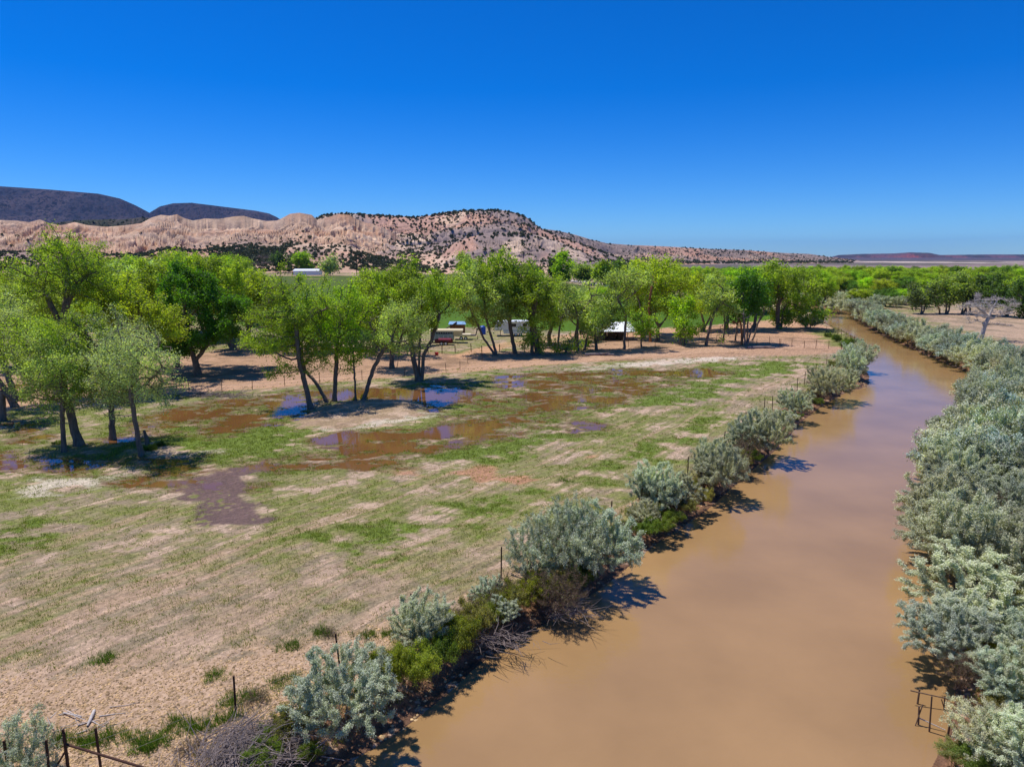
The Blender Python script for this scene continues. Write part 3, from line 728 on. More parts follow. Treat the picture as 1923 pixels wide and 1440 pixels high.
def make_tree(stems, ells, seed, nattr=420, step=.5, nleaf=9000, lsize=.2, spread=.34, tip=.022, trunk_r=.3, clump=.8, leaf_mat=None, bark=None, bare=0.0, leaf_r=.07, aspect=.62, along=False, flat=.6, stem_r=None, wob=.18, shell=.4, up=.05, twigs=0, tipmin=None, k=5, e=2.35):
    rng = np.random.default_rng(seed)
    A = crown_points(ells, nattr, rng, clump, shell=shell)
    A = A[A[:, 2] > .35]
    Pn, par, ns = grow(stems, A, rng, step, step * 1.5, wob=wob, up=up)
    r = radii(par, len(Pn), tip, e)
    # taper of the stems themselves
    sc_ = trunk_r / max(r[0], 1e-6)
    rr = tip + (r - tip) * sc_
    rr = np.maximum(rr, tip * .9)
    i = np.nonzero(par >= 0)[0]; p = par[i]
    r0 = np.minimum(rr[p], rr[i] * 1.6); r0 = np.where(i < ns, rr[p], r0)
    # flare at the foot
    fl = 1 + .5 * np.exp(-np.maximum(Pn[p, 2], 0) / .5) * (p < ns); fl1 = 1 + .5 * np.exp(-np.maximum(Pn[i, 2], 0) / .5) * (i < ns)
    P0 = Pn[p]; P1 = Pn[i]; R0 = r0 * fl; R1 = rr[i] * fl1
    if twigs:
        cand = np.nonzero(rr < leaf_r)[0]; c = cand[rng.integers(0, len(cand), twigs)]
        v = rng.normal(size=(twigs, 3)); v[:, 2] = np.abs(v[:, 2]) * .7; v /= np.linalg.norm(v, axis=1)[:, None]
        ln = rng.uniform(.25, .9, twigs) * step * 1.6
        P0 = np.vstack([P0, Pn[c]]); P1 = np.vstack([P1, Pn[c] + v * ln[:, None]]); R0 = np.concatenate([R0, np.full(twigs, tip * .7)]); R1 = np.concatenate([R1, np.full(twigs, tip * .3)])
    tm = tubes('trunk', P0, P1, R0, R1, bark, k)
    lm = None
    if nleaf:
        cand = np.nonzero((rr < leaf_r) & (np.arange(len(rr)) >= ns))[0]
        if len(cand) < 10: cand = np.arange(max(1, ns // 2), len(rr))
        if bare > 0:                          # whole boughs without leaves
            bn = vn(Pn[cand, 0] * .45, Pn[cand, 2] * .45 + Pn[cand, 1] * .3, seed)
            cand = cand[bn > bare * .9 + .05]
        wgt = rng.uniform(.15, 1, len(cand)) ** 1.5; wgt /= wgt.sum()
        c = rng.choice(cand, nleaf, p=wgt)
        off = rng.normal(size=(nleaf, 3)) * spread
        if along:
            pp = par[c]; tt = rng.uniform(-.2, 1.2, nleaf)[:, None]
            dirv = Pn[c] - Pn[pp]
            base = Pn[pp] + dirv * tt
            Cn = base + off; al = dirv / (np.linalg.norm(dirv, axis=1)[:, None] + 1e-9)
        else:
            Cn = Pn[c] + off; al = None
        tint = np.clip(.5 + (vn(Cn[:, 0] * .7, Cn[:, 2] * .7 + Cn[:, 1] * .4, seed + 5) - .5) * .9 + rng.normal(size=nleaf) * .22, 0, 1)
        lm = leaf_mesh('crown', Cn, lsize, leaf_mat, rng, aspect, al, tint, flat)
    return tm, lm

# ---------------------------------------------------------------- cottonwoods traced one by one
TINT = dict(green=(.255,.345,.034), bright=(.27,.405,.022), yellow=(.33,.40,.035), pale=(.325,.405,.13), grey=(.345,.405,.22), dark=(.085,.20,.014), olive=(.245,.32,.075))
def traced(base, stems, crowns, seed, tint, label, name='cottonwood_tree', trunk_r=.3, dens=1.0, bare=0, bark='bark', group=None, dz=0, lsize=None, nattr=None, clump=.75, yd=1.0, **kw):
    bx, by = G(*base); Y = by
    def rel(px, py, dy=0): q = P(px, py, Y + dy); return (q[0] - bx, q[1] - by, q[2])
    rng = np.random.default_rng(seed)
    S = []
    for k, st in enumerate(stems):
        pts = []
        for j, q in enumerate(st):
            dy = q[2] if len(q) > 2 else 0
            v = rel(q[0], q[1], dy)
            if j == 0 and k == 0: v = (0, 0, -.1)
            pts.append(v)
        S.append(pts)
    E = []; area = 0
    ppm = FPX / Y
    shr = .84 if Y < 75 else (1.12 if Y > 96 and base[0] > 850 and Y < 150 else 1.0)
    for c in crowns:
        cx, cy, rx, ry = c[:4]; rx, ry = rx * shr, ry * shr; dy = c[4] if len(c) > 4 else 0
        q = rel(cx, cy, dy)
        E.append((q, (rx / ppm, min(rx / ppm * .95, 5.5) * yd, ry / ppm))); area += rx * ry * 3.14 * .283
    nl = int(area * (1.9 if Y < 75 else 1.75) * dens * (2 if Y < 70 else 1.6)) if dens else 0
    step = max(.38, Y * .0055)
    if nattr is None: nattr = int(np.clip(area * .13, 150, 800))
    if lsize is None: lsize = (1.8 if Y < 75 else 2.05) * Y / 683
    tm, lm = make_tree(S, E, seed, nattr, step, nl, lsize, step * .7, .028 if Y < 75 else .034, trunk_r, clump, M['leaf'], M[bark], bare, **kw)
    t = empty(name, (bx, by, dz), label, 'tree', group)
    link('trunk', tm, t)
    if lm:
        o = link('crown', lm, t); o.color = (*TINT[tint], 1) if isinstance(tint, str) else (*tint, 1)
    return t

def build_traced():
    T = traced
    # left grove, nearest first
    T((265,857), [[(265,857),(255,800),(246,745),(243,705)],[(246,745),(275,720),(305,690)]], [(245,680,80,72),(215,730,45,45),(290,720,40,48)], 101, 'grey', 'slim grey-green cottonwood with a thin leaning trunk, nearest tree at lower left', trunk_r=.17, dens=.85, bare=.25)
    T((121,850), [[(121,850),(117,790),(118,740),(115,690)]], [(110,680,85,75),(80,740,50,40),(150,735,45,40)], 102, 'pale', 'pale green cottonwood with a thin upright trunk beside a thick leaning trunk', trunk_r=.17)
    T((150,838), [[(150,838),(138,800),(126,750),(115,690)],[(126,750),(160,700),(185,650)]], [(150,640,70,55),(60,650,60,55),(190,690,60,50)], 103, 'green', 'cottonwood with a thick dark trunk leaning left in the lower left pair', trunk_r=.33)
    T((211,825), [[(211,825),(209,770),(209,730),(212,690)]], [(215,640,70,60),(230,735,50,30)], 104, 'grey', 'cottonwood with a straight blackish trunk behind the two slim left trees', trunk_r=.24, dens=.8)
    T((110,745), [[(110,745),(108,690),(114,640),(120,600),(122,560)],[(114,610),(90,560),(70,520)],[(120,590),(140,540),(165,515)],[(118,600),(128,540),(125,500)]], [(110,505,95,55),(60,540,55,50),(165,530,50,55),(110,470,70,28)], 105, 'green', 'tallest broad cottonwood at far left with dark forked limbs showing', trunk_r=.5, dens=.8, clump=.9)
    T((372,705), [[(372,705),(366,680),(355,640),(345,600)],[(366,680),(395,640),(420,600)]], [(370,620,65,60),(345,550,60,50),(420,600,45,50),(330,640,40,40)], 106, 'dark', 'dark green dense cottonwood with boughs to the ground beside the road', trunk_r=.42, dens=1.5)
    T((330,690), [[(330,690),(335,640),(345,590),(350,540)],[(338,610),(380,570),(400,560)]], [(350,520,70,45),(290,540,60,50),(400,540,55,50),(440,580,40,40)], 107, 'green', 'wide green cottonwood crown above the dark dense one', trunk_r=.4, dens=1.1)
    T((255,735), [[(255,735),(255,680),(262,620)]], [(270,590,75,50),(220,570,60,45),(310,620,40,45)], 108, 'yellow', 'yellow-green cottonwood in the middle of the left grove', trunk_r=.35, dens=1.05)
    T((5,790), [[(-25,700),(5,735),(30,752)]], [(0,640,60,55),(-30,600,60,50)], 109, 'grey', 'grey-green cottonwood leaning in from the left edge', trunk_r=.28)
    T((30,765), [[(30,765),(15,740),(-15,700),(-40,640)]], [(-10,590,70,50),(30,620,50,40)], 110, 'pale', 'cottonwood at the left edge whose trunk slants out of frame', trunk_r=.3)
    # island trees
    T((583,768), [[(583,768),(574,725),(562,680),(558,640),(556,610)],[(556,615),(590,590),(625,575)],[(556,615),(540,570),(530,545)]], [(545,590,75,55),(500,640,50,55),(595,580,50,42),(545,545,45,25),(600,660,35,45),(540,700,35,30)], 111, 'green', 'large cottonwood on the small dry island, its slim trunk leaning left', trunk_r=.27, dens=.8)
    T((615,757), [[(615,757),(596,722),(572,695),(566,670)]], [(560,640,40,30),(590,640,30,30)], 112, 'green', 'leaning limb-like cottonwood crossing behind the island tree trunk', trunk_r=.20, dens=.7)
    T((627,755), [[(627,755),(629,720),(631,680),(633,640)],[(630,712),(640,690)]], [(645,620,55,60),(660,570,48,40),(610,600,40,45)], 113, 'bright', 'bright cottonwood on the island with a broken side stub low on its trunk', trunk_r=.24, dens=.85)
    T((668,755), [[(668,755),(666,710),(664,670)]], [(665,660,38,48),(650,690,25,25)], 114, 'bright', 'thin young cottonwood next to the right-hand leaning island tree', trunk_r=.10, dens=.8)
    T((681,755), [[(681,755),(692,720),(702,690),(715,665),(735,640)]], [(735,620,55,42),(770,600,50,38),(700,635,35,35),(760,650,35,25)], 115, 'pale', 'cottonwood on the island whose trunk leans to the right', trunk_r=.22, dens=.8, bare=.15)
    # road-side trio
    T((786,716), [[(780,716),(775,670),(768,620),(752,570)],[(786,716),(788,660),(790,600)],[(792,716),(796,665),(810,640),(825,590)]], [(770,550,78,45),(745,520,50,22),(830,560,45,50),(785,592,42,32),(740,590,45,40)], 116, 'green', 'three-stemmed cottonwood at the roadside left of the old trailers', trunk_r=.42, dens=1.0)
    T((736,692), [[(736,692),(735,660),(738,620)],[(745,692),(752,650)]], [(730,580,50,50),(700,560,45,40)], 117, 'green', 'cottonwood behind the island with two dark trunks close together', trunk_r=.32)
    T((700,668), [[(700,668),(702,620),(705,580)]], [(720,545,60,40),(690,570,40,40)], 118, 'olive', 'olive-green cottonwood behind the island group near the farm field', trunk_r=.3)
    # roadside row left to right
    T((930,667), [[(920,667),(905,630),(893,600),(878,570)],[(933,667),(922,630),(912,595),(908,560)]], [(895,555,55,42),(880,520,38,30),(920,590,35,30)], 119, 'pale', 'cottonwood with two trunks both leaning left, right of the blue barrel', trunk_r=.26, dens=.9, bare=.15)
    T((968,664), [[(968,664),(960,625),(955,590),(945,560)],[(955,590),(975,560)]], [(945,540,52,40),(925,505,45,28),(975,560,35,35)], 120, 'green', 'dark-trunked cottonwood in front of the white travel trailer', trunk_r=.32, dens=.95)
    T((1000,666), [[(996,662),(997,620),(1002,580)],[(1012,666),(1004,630),(998,600),(1010,550)]], [(1005,560,48,42),(985,525,40,25),(1020,600,32,34),(1000,640,22,18)], 121, 'green', 'two close dark cottonwood trunks right of the white travel trailer', trunk_r=.32, dens=.95, bare=.1)
    T((1046,660), [[(1046,660),(1050,625),(1054,598)]], [(1062,580,22,22)], 122, 'grey', 'thin cottonwood with a snapped top beside the right-leaning trunk', trunk_r=.2, dens=.5)
    T((1062,664), [[(1056,664),(1070,640),(1085,625),(1092,620)]], [(1055,655,14,10),(1068,652,12,10)], 123, 'green', 'low trunk leaning steeply right with leafy sprouts at its foot', trunk_r=.22, dens=1.0)
    T((1085,660), [[(1085,660),(1084,620),(1086,592)],[(1086,592),(1072,565),(1062,545)],[(1086,592),(1104,570),(1112,556)]], [(1110,565,38,30),(1065,560,28,28),(1120,600,35,26)], 124, 'pale', 'forked cottonwood with bare upper limbs between the trailer and the canopy', trunk_r=.22, dens=.7, bare=.3)
    T((1097,658), [[(1097,658),(1102,635),(1112,610)]], [(1125,600,36,25),(1100,640,16,16),(1150,590,25,20)], 125, 'green', 'short leafy cottonwood just left of the white canopy', trunk_r=.2, dens=.8)
    T((1120,657), [[(1120,657),(1118,640),(1116,630)]], [(1118,622,26,14)], 126, 'grey', 'stubby tree with grey twiggy head in front of the canopy', trunk_r=.26, dens=.25, twigs=500)
    T((1172,656), [[(1172,656),(1174,620),(1175,590),(1165,570)],[(1175,590),(1162,565),(1150,545)]], [(1170,540,28,34),(1190,525,30,28),(1160,525,18,20)], 127, 'pale', 'thin curved cottonwood standing before the right end of the canopy', trunk_r=.22, dens=.6, bare=.2)
    T((1210,636), [[(1210,636),(1206,600),(1200,565),(1190,545)],[(1206,600),(1215,560),(1222,530)]], [(1210,530,46,40),(1255,525,46,34),(1180,540,24,28),(1290,545,30,28)], 128, 'yellow', 'yellow-green broad cottonwood behind the tall split snag', trunk_r=.3, dens=.95)
    T((1205,652), [[(1201,652),(1204,630),(1208,612)]], [(1206,612,18,26)], 129, 'bright', 'small bright leafy cottonwood right of the canopy', trunk_r=.13, dens=1.2)
    T((1236,641), [[(1236,641),(1235,620),(1238,612)],[(1236,615),(1244,606),(1248,602)],[(1236,612),(1228,590),(1236,570)]], [(1250,575,28,20),(1240,560,20,20)], 130, 'green', 'squat cottonwood with a thick blackish stump-like trunk', trunk_r=.42, dens=.7)
    T((1276,648), [[(1274,646),(1280,625),(1284,600)],[(1286,649),(1284,620),(1283,600)]], [(1285,595,30,32),(1280,570,20,15),(1290,625,18,14)], 131, 'bright', 'rounded young cottonwood with a slender double trunk', trunk_r=.14, dens=.9)
    T((1326,649), [[(1326,649),(1332,620),(1340,590),(1350,575),(1362,560)]], [(1350,550,26,26),(1335,570,20,22),(1362,570,16,26)], 132, 'pale', 'leaning cottonwood with a grey-flecked pale green crown beside the corral', trunk_r=.27, dens=.8, bare=.15)
    T((1358,642), [[(1358,642),(1361,610),(1360,580)]], [(1370,560,22,30),(1360,636,8,8)], 133, 'green', 'straight thin cottonwood with a leafy clump at its foot', trunk_r=.17, dens=.8)
    T((1392,646), [[(1392,648),(1398,620),(1400,580)],[(1402,648),(1404,620),(1406,585)]], [(1400,545,34,38),(1395,580,26,22),(1420,560,25,28)], 134, 'dark', 'dark green upright cottonwood above the cluster of bare grey stems', trunk_r=.2, dens=1.1, bark='bark_grey')
    T((1462,618), [[(1458,618),(1460,590),(1464,560),(1460,530)],[(1466,618),(1472,580),(1485,560)],[(1460,570),(1490,540),(1510,530)]], [(1455,525,55,28),(1500,550,45,38),(1430,545,28,30),(1525,585,25,28),(1480,590,25,20)], 135, 'green', 'largest cottonwood at the river bend with a split reddish trunk', trunk_r=.55, dens=1.0, bare=.1)
    # dark-limbed tree out in the field
    T((925,545), [[(925,545),(915,520),(900,500)],[(920,530),(935,505),(945,490)]], [(880,497,32,18),(915,495,25,15),(905,515,30,15),(870,510,20,12)], 136, 'green', 'wind-shaped cottonwood with dark limbs above the row, left of the mound', trunk_r=.6, dens=.8)
    # by the barn
    T((575,512), [[(575,512),(575,500)]], [(574,490,23,14),(562,496,12,8),(590,497,10,9)], 137, 'bright', 'bright green rounded tree standing right behind the white shed', trunk_r=.5, dens=2.2)
    T((620,518), [[(620,518),(620,505)]], [(619,497,20,15)], 138, 'grey', 'pale willow-like round tree to the right of the white shed', name='willow_tree', trunk_r=.4, dens=2.0)
    T((492,516), [[(492,516),(490,500)]], [(490,492,20,15)], 139, 'grey', 'leafless grey tree left of the white shed', trunk_r=.4, dens=0, twigs=1500, bark='bark_grey')
    T((522,513), [[(522,513),(522,500)]], [(524,492,18,15)], 140, (.06,.11,.03), 'dark green tree between the bare tree and the white shed', trunk_r=.4, dens=2.0)
    T((655,509), [[(655,509),(655,503)]], [(656,500,18,8)], 141, (.13,.15,.09), 'low grey-green bush right of the willow-like tree', name='bush', trunk_r=.2, dens=2.0)
    # tree line beyond the field
    for i, (bx, by, cx, cy, rx, ry, ti, lb) in enumerate([
        (1040,525,1041,505,12,18,(.05,.085,.03),'narrow dark olive tree at the left end of the tree line beyond the field'),
        (1068,528,1062,502,24,24,'bright','bright green tree second from the left in the line beyond the field'),
        (1105,536,1100,508,26,24,'olive','broad olive-green cottonwood with thick trunks above the white boulders'),
        (1138,540,1135,515,26,22,'green','green tree at the right end of the white boulders'),
        (1150,537,1158,510,22,20,(.09,.16,.03),'mid green tree leading the line into the far wood'),
        (1000,516,1000,508,20,9,(.09,.13,.04),'low green tree at the foot of the grey mound'),
        (975,515,976,507,16,8,(.10,.13,.05),'small bushy tree just left of the low one at the foot of the mound'),
        (860,508,860,503,18,7,(.13,.15,.09),'low rounded willow bush on the far edge of the green field')]):
        T((bx, by), [[(bx,by),(bx,by - (by - cy) * .55)],[(bx + 2,by),(cx + 6,cy)]], [(cx,cy,rx,ry),(cx - rx * .4,cy + ry * .3,rx * .6,ry * .5),(cx + rx * .4,cy + ry * .25,rx * .6,ry * .5)], 150 + i, ti, lb, trunk_r=.6, dens=1.9)
    # right-hand wood in front
    for i, (bx, by, cx, cy, rx, ry, ti, lb) in enumerate([
        (1777,590,1765,550,28,30,'olive','cottonwood with a slim black trunk by the curved dead stump on the right meadow'),
        (1807,590,1805,540,35,35,'olive','tallest cottonwood on the right meadow with twin dark trunks'),
        (1815,592,1840,548,32,28,(.11,.17,.045),'cottonwood right of the twin-trunk tree with its crown leaning right'),
        (1890,594,1880,550,34,38,(.10,.17,.035),'broad cottonwood near the right edge behind the bare grey tree'),
        (1925,598,1925,555,30,40,(.09,.16,.03),'cottonwood cut by the right edge of the photo'),
        (1730,590,1728,555,26,26,(.14,.18,.07),'grey-green cottonwood left of the curved dead stump')]):
        T((bx, by), [[(bx,by),(bx + 1,by - 20),(cx,cy + 8)],[(bx + 4,by),(bx + 8,by - 22),(cx + 12,cy)]], [(cx,cy,rx,ry),(cx - rx * .45,cy + ry * .45,rx * .55,ry * .45),(cx + rx * .4,cy + ry * .5,rx * .55,ry * .4)], 170 + i, ti, lb, trunk_r=.35, dens=1.1, bare=.1)
    # bare ones
    T((1840,640), [[(1840,640),(1850,610),(1857,596)],[(1857,596),(1840,580),(1828,572)],[(1857,596),(1865,578),(1872,565)],[(1857,600),(1885,590),(1900,588)],[(1852,608),(1835,602),(1822,607)],[(1850,610),(1880,610),(1896,612)]], [(1855,582,40,22),(1840,572,26,14),(1880,578,22,14)], 180, 'grey', 'bare silver-grey dead tree rising out of the silver shrubs at right', trunk_r=.42, dens=0, twigs=2600, bark='bark_white', up=0, nattr=260)
    T((1222,642), [[(1222,642),(1220,610),(1219,570),(1224,540),(1227,520)]], [(1224,530,3,6)], 181, 'grey', 'tall dead snag with a split orange-brown trunk standing before the field', name='dead_tree', trunk_r=.33, dens=0, bark='bark_red', nattr=20)
    T((1765,590), [[(1763,590),(1760,570),(1764,560),(1768,556)],[(1767,590),(1764,575)]], [(1766,556,3,3)], 182, 'grey', 'hooked dead stump on the right meadow', name='dead_tree', trunk_r=.3, dens=0, bark='bark_red', nattr=20)
    for k, (st, lb, bk) in enumerate([
        ([(1381,640),(1384,615),(1389,590)], 'leftmost dark stem of the bare cluster beside the corral', 'bark'),
        ([(1393,648),(1393,620),(1390,603),(1388,598)], 'orange-brown Y-shaped dead stem in the bare cluster', 'bark_red'),
        ([(1400,650),(1398,620),(1396,590)], 'straight pale dead stem in the middle of the bare cluster', 'bark_grey'),
        ([(1402,648),(1408,632),(1411,622)], 'short slanting grey dead stem in the bare cluster', 'bark_grey'),
        ([(1412,640),(1422,612),(1432,584)], 'long dark dead stem slanting right with a whitened tip', 'bark')]):
        T(st[0], [st], [(st[-1][0], st[-1][1], 2, 3)], 190 + k, 'grey', lb, name='dead_tree', trunk_r=.2, dens=0, bark=bk, nattr=8)

# ---------------------------------------------------------------- repeating plants
def copy_thing(src, loc, rz, sc_, label=None, group=None, color=None, name=None):
    t = src.copy(); COL.objects.link(t); t.location = loc; t.rotation_euler = (0, 0, rz)
    t.scale = sc_ if isinstance(sc_, tuple) else (sc_, sc_, sc_)
    if label: t['label'] = label
    if group: t['group'] = group
    for ch in src.children:
        c = ch.copy(); COL.objects.link(c); c.parent = t
        if color is not None and ch.name.startswith(('crown', 'leaves')): c.color = color
    return t
def proto(name, stems, ells, seed, cat, tint, leafname='crown', stemname='trunk', mat='leaf', bark='bark', **kw):
    tm, lm = make_tree(stems, ells, seed, leaf_mat=M[mat], bark=M[bark], **kw)
    t = empty(name, (0, 0, 0), None, cat); t['label'] = 'x'
    a = link(stemname, tm, t)
    if lm: b = link(leafname, lm, t); b.color = (*tint, 1)
    return t
def drop(t):
    for c in list(t.children): bpy.data.objects.remove(c)
    bpy.data.objects.remove(t)
def jit(c, rng, a=.18, warm=.0):
    k = 1 + rng.uniform(-a, a); h = rng.uniform(-.08, .08)
    return (c[0] * k * (1 + h + warm), c[1] * k, c[2] * k * (1 - h), 1)

_o = 'first second third fourth fifth sixth seventh eighth ninth tenth eleventh twelfth thirteenth fourteenth fifteenth sixteenth seventeenth eighteenth nineteenth'.split()
ORDW = list(_o)
for _t, _u in (('twent', 'twenty'), ('thirt', 'thirty'), ('fort', 'forty'), ('fift', 'fifty'), ('sixt', 'sixty')):
    ORDW.append(_t + 'ieth'); ORDW += [_u + '-' + x for x in _o[:9]]
CNT = {}
def nth_(key):
    CNT[key] = CNT.get(key, 0) + 1; return ORDW[CNT[key] - 1]
TN = dict(green='mid green', olive='olive green', pale='pale green', yellow='yellow-green', bright='bright green')
def build_woods():
    rng = np.random.default_rng(3)
    pr = []
    for i in range(6):
        H = rng.uniform(10.5, 13.5); R = rng.uniform(4.2, 5.6)
        E = []
        for k in range(5):
            a = rng.uniform(0, 2 * pi); q = rng.uniform(.2, .55) * R
            E.append(((cos(a) * q, sin(a) * q, H * rng.uniform(.5, .72)), (R * rng.uniform(.5, .7), R * rng.uniform(.5, .7), H * rng.uniform(.2, .3))))
        E.append(((0, 0, H * .6), (R * .8, R * .8, H * .38)))
        S = [[(0, 0, -.2), (rng.uniform(-.5, .5), rng.uniform(-.5, .5), H * .18), (rng.uniform(-1, 1), rng.uniform(-1, 1), H * .34)]]
        if i % 2: S.append([(0.3, 0.1, 0), (rng.uniform(.8, 2), rng.uniform(-1, 1), H * .28)])
        pr.append((proto('cottonwood_tree', S, E, 300 + i, 'tree', TINT['green'], nattr=520, step=.62, nleaf=15000, lsize=.30, spread=.42, tip=.03, trunk_r=.38, clump=.85), H))
    def put(px, py, hpx, tint, label, group, y=None, wid=1.0):
        x, yy = G(px, py); p, H = pr[rng.integers(len(pr))]
        h = hpx * yy / FPX; s = h / H
        copy_thing(p, (x, yy, 0), rng.uniform(0, 6.28), (s * wid, s * wid, s), label, group, jit(tuple(q * (1.12 if yy > 140 else 1.0) for q in (TINT[tint] if isinstance(tint, str) else tint)), rng))
    # left grove (behind the traced trees)
    lg = [(40,690,165),(75,660,150),(160,665,165),(215,655,165),(260,650,170),(300,640,155),(345,625,150),(395,640,150),(440,655,150),(470,640,130),(200,610,120),(250,600,118),(300,590,112),(350,585,105),(400,590,105),(440,600,112),(130,620,130),(60,610,105),(12,630,118),(480,610,90),(430,565,85),(380,560,80),(330,560,82),(-40,660,150),(-60,600,95),(460,575,80)]
    for (px, py, h) in sorted(lg):
        tt = ['green', 'olive', 'green', 'pale', 'yellow', 'bright'][rng.integers(6)]
        put(px, py, h, tt, nth_('lg' + tt) + ' ' + TN[tt] + ' cottonwood from the left in the crowded left grove', 'cottonwoods crowded in the left grove', wid=1.15)
    # far wood: from the tree line beyond the field to the right edge
    rows = [(1180, 1550, 556, 48, 23), (1200, 1620, 543, 36, 19), (1230, 1760, 533, 28, 17), (1150, 1923, 526, 22, 16), (1250, 1960, 520, 16, 15), (1500, 1970, 530, 28, 22), (1560, 1960, 540, 36, 24),
            (1560, 1740, 562, 42, 27), (1600, 1740, 575, 34, 28), (1700, 1960, 552, 40, 26), (1760, 1960, 565, 44, 26)]
    for (x0, x1, py, h, gap) in rows:
        px = x0 + rng.uniform(0, gap)
        while px < x1:
            t = ['bright', 'green', 'yellow', 'green', (.10,.19,.025), (.20,.29,.02)][rng.integers(6)]
            yy = py + rng.uniform(-2.5, 2.5)
            put(px, yy, h * rng.uniform(.85, 1.12), t, 'bright green tree in the dense wood beyond the field and the river bend', 'trees of the dense wood upriver', wid=1.45)
            px += gap * rng.uniform(.75, 1.15)
    for (px, py, h, t) in sorted([(705,655,110,'green'),(745,650,100,'yellow'),(640,655,90,'green'),(590,660,95,'olive'),(540,665,85,'green'),(1120,600,60,'green'),(1075,598,52,'pale'),(1030,596,55,'green'),(1032,648,112,'green'),(1082,640,98,'pale'),(1216,628,104,'green'),(1318,622,92,'yellow'),(1362,620,96,'green'),(1412,620,108,'bright'),(1136,606,70,'bright')]):
        put(px, py, h, t, nth_('sr') + ' leafy cottonwood from the left in the second row behind the roadside trunks', 'second row of roadside cottonwoods', wid=1.05)
    # a few more on the field edge
    for (px, py, h, t) in [(1178,588,66,'green'),(1240,586,72,'yellow'),(1275,580,64,'green'),(1305,588,72,'bright'),(1345,592,72,'green'),(1395,596,86,'bright'),(1425,596,90,'green'),(1445,592,84,'yellow'),(1490,592,84,'green'),(1520,588,74,'bright'),(1545,590,60,'green')]:
        put(px, py - 8, h, t, nth_('fe') + ' leafy cottonwood from the left edging the green farm field', 'cottonwoods edging the farm field', wid=1.2)
    for p, _ in pr: drop(p)

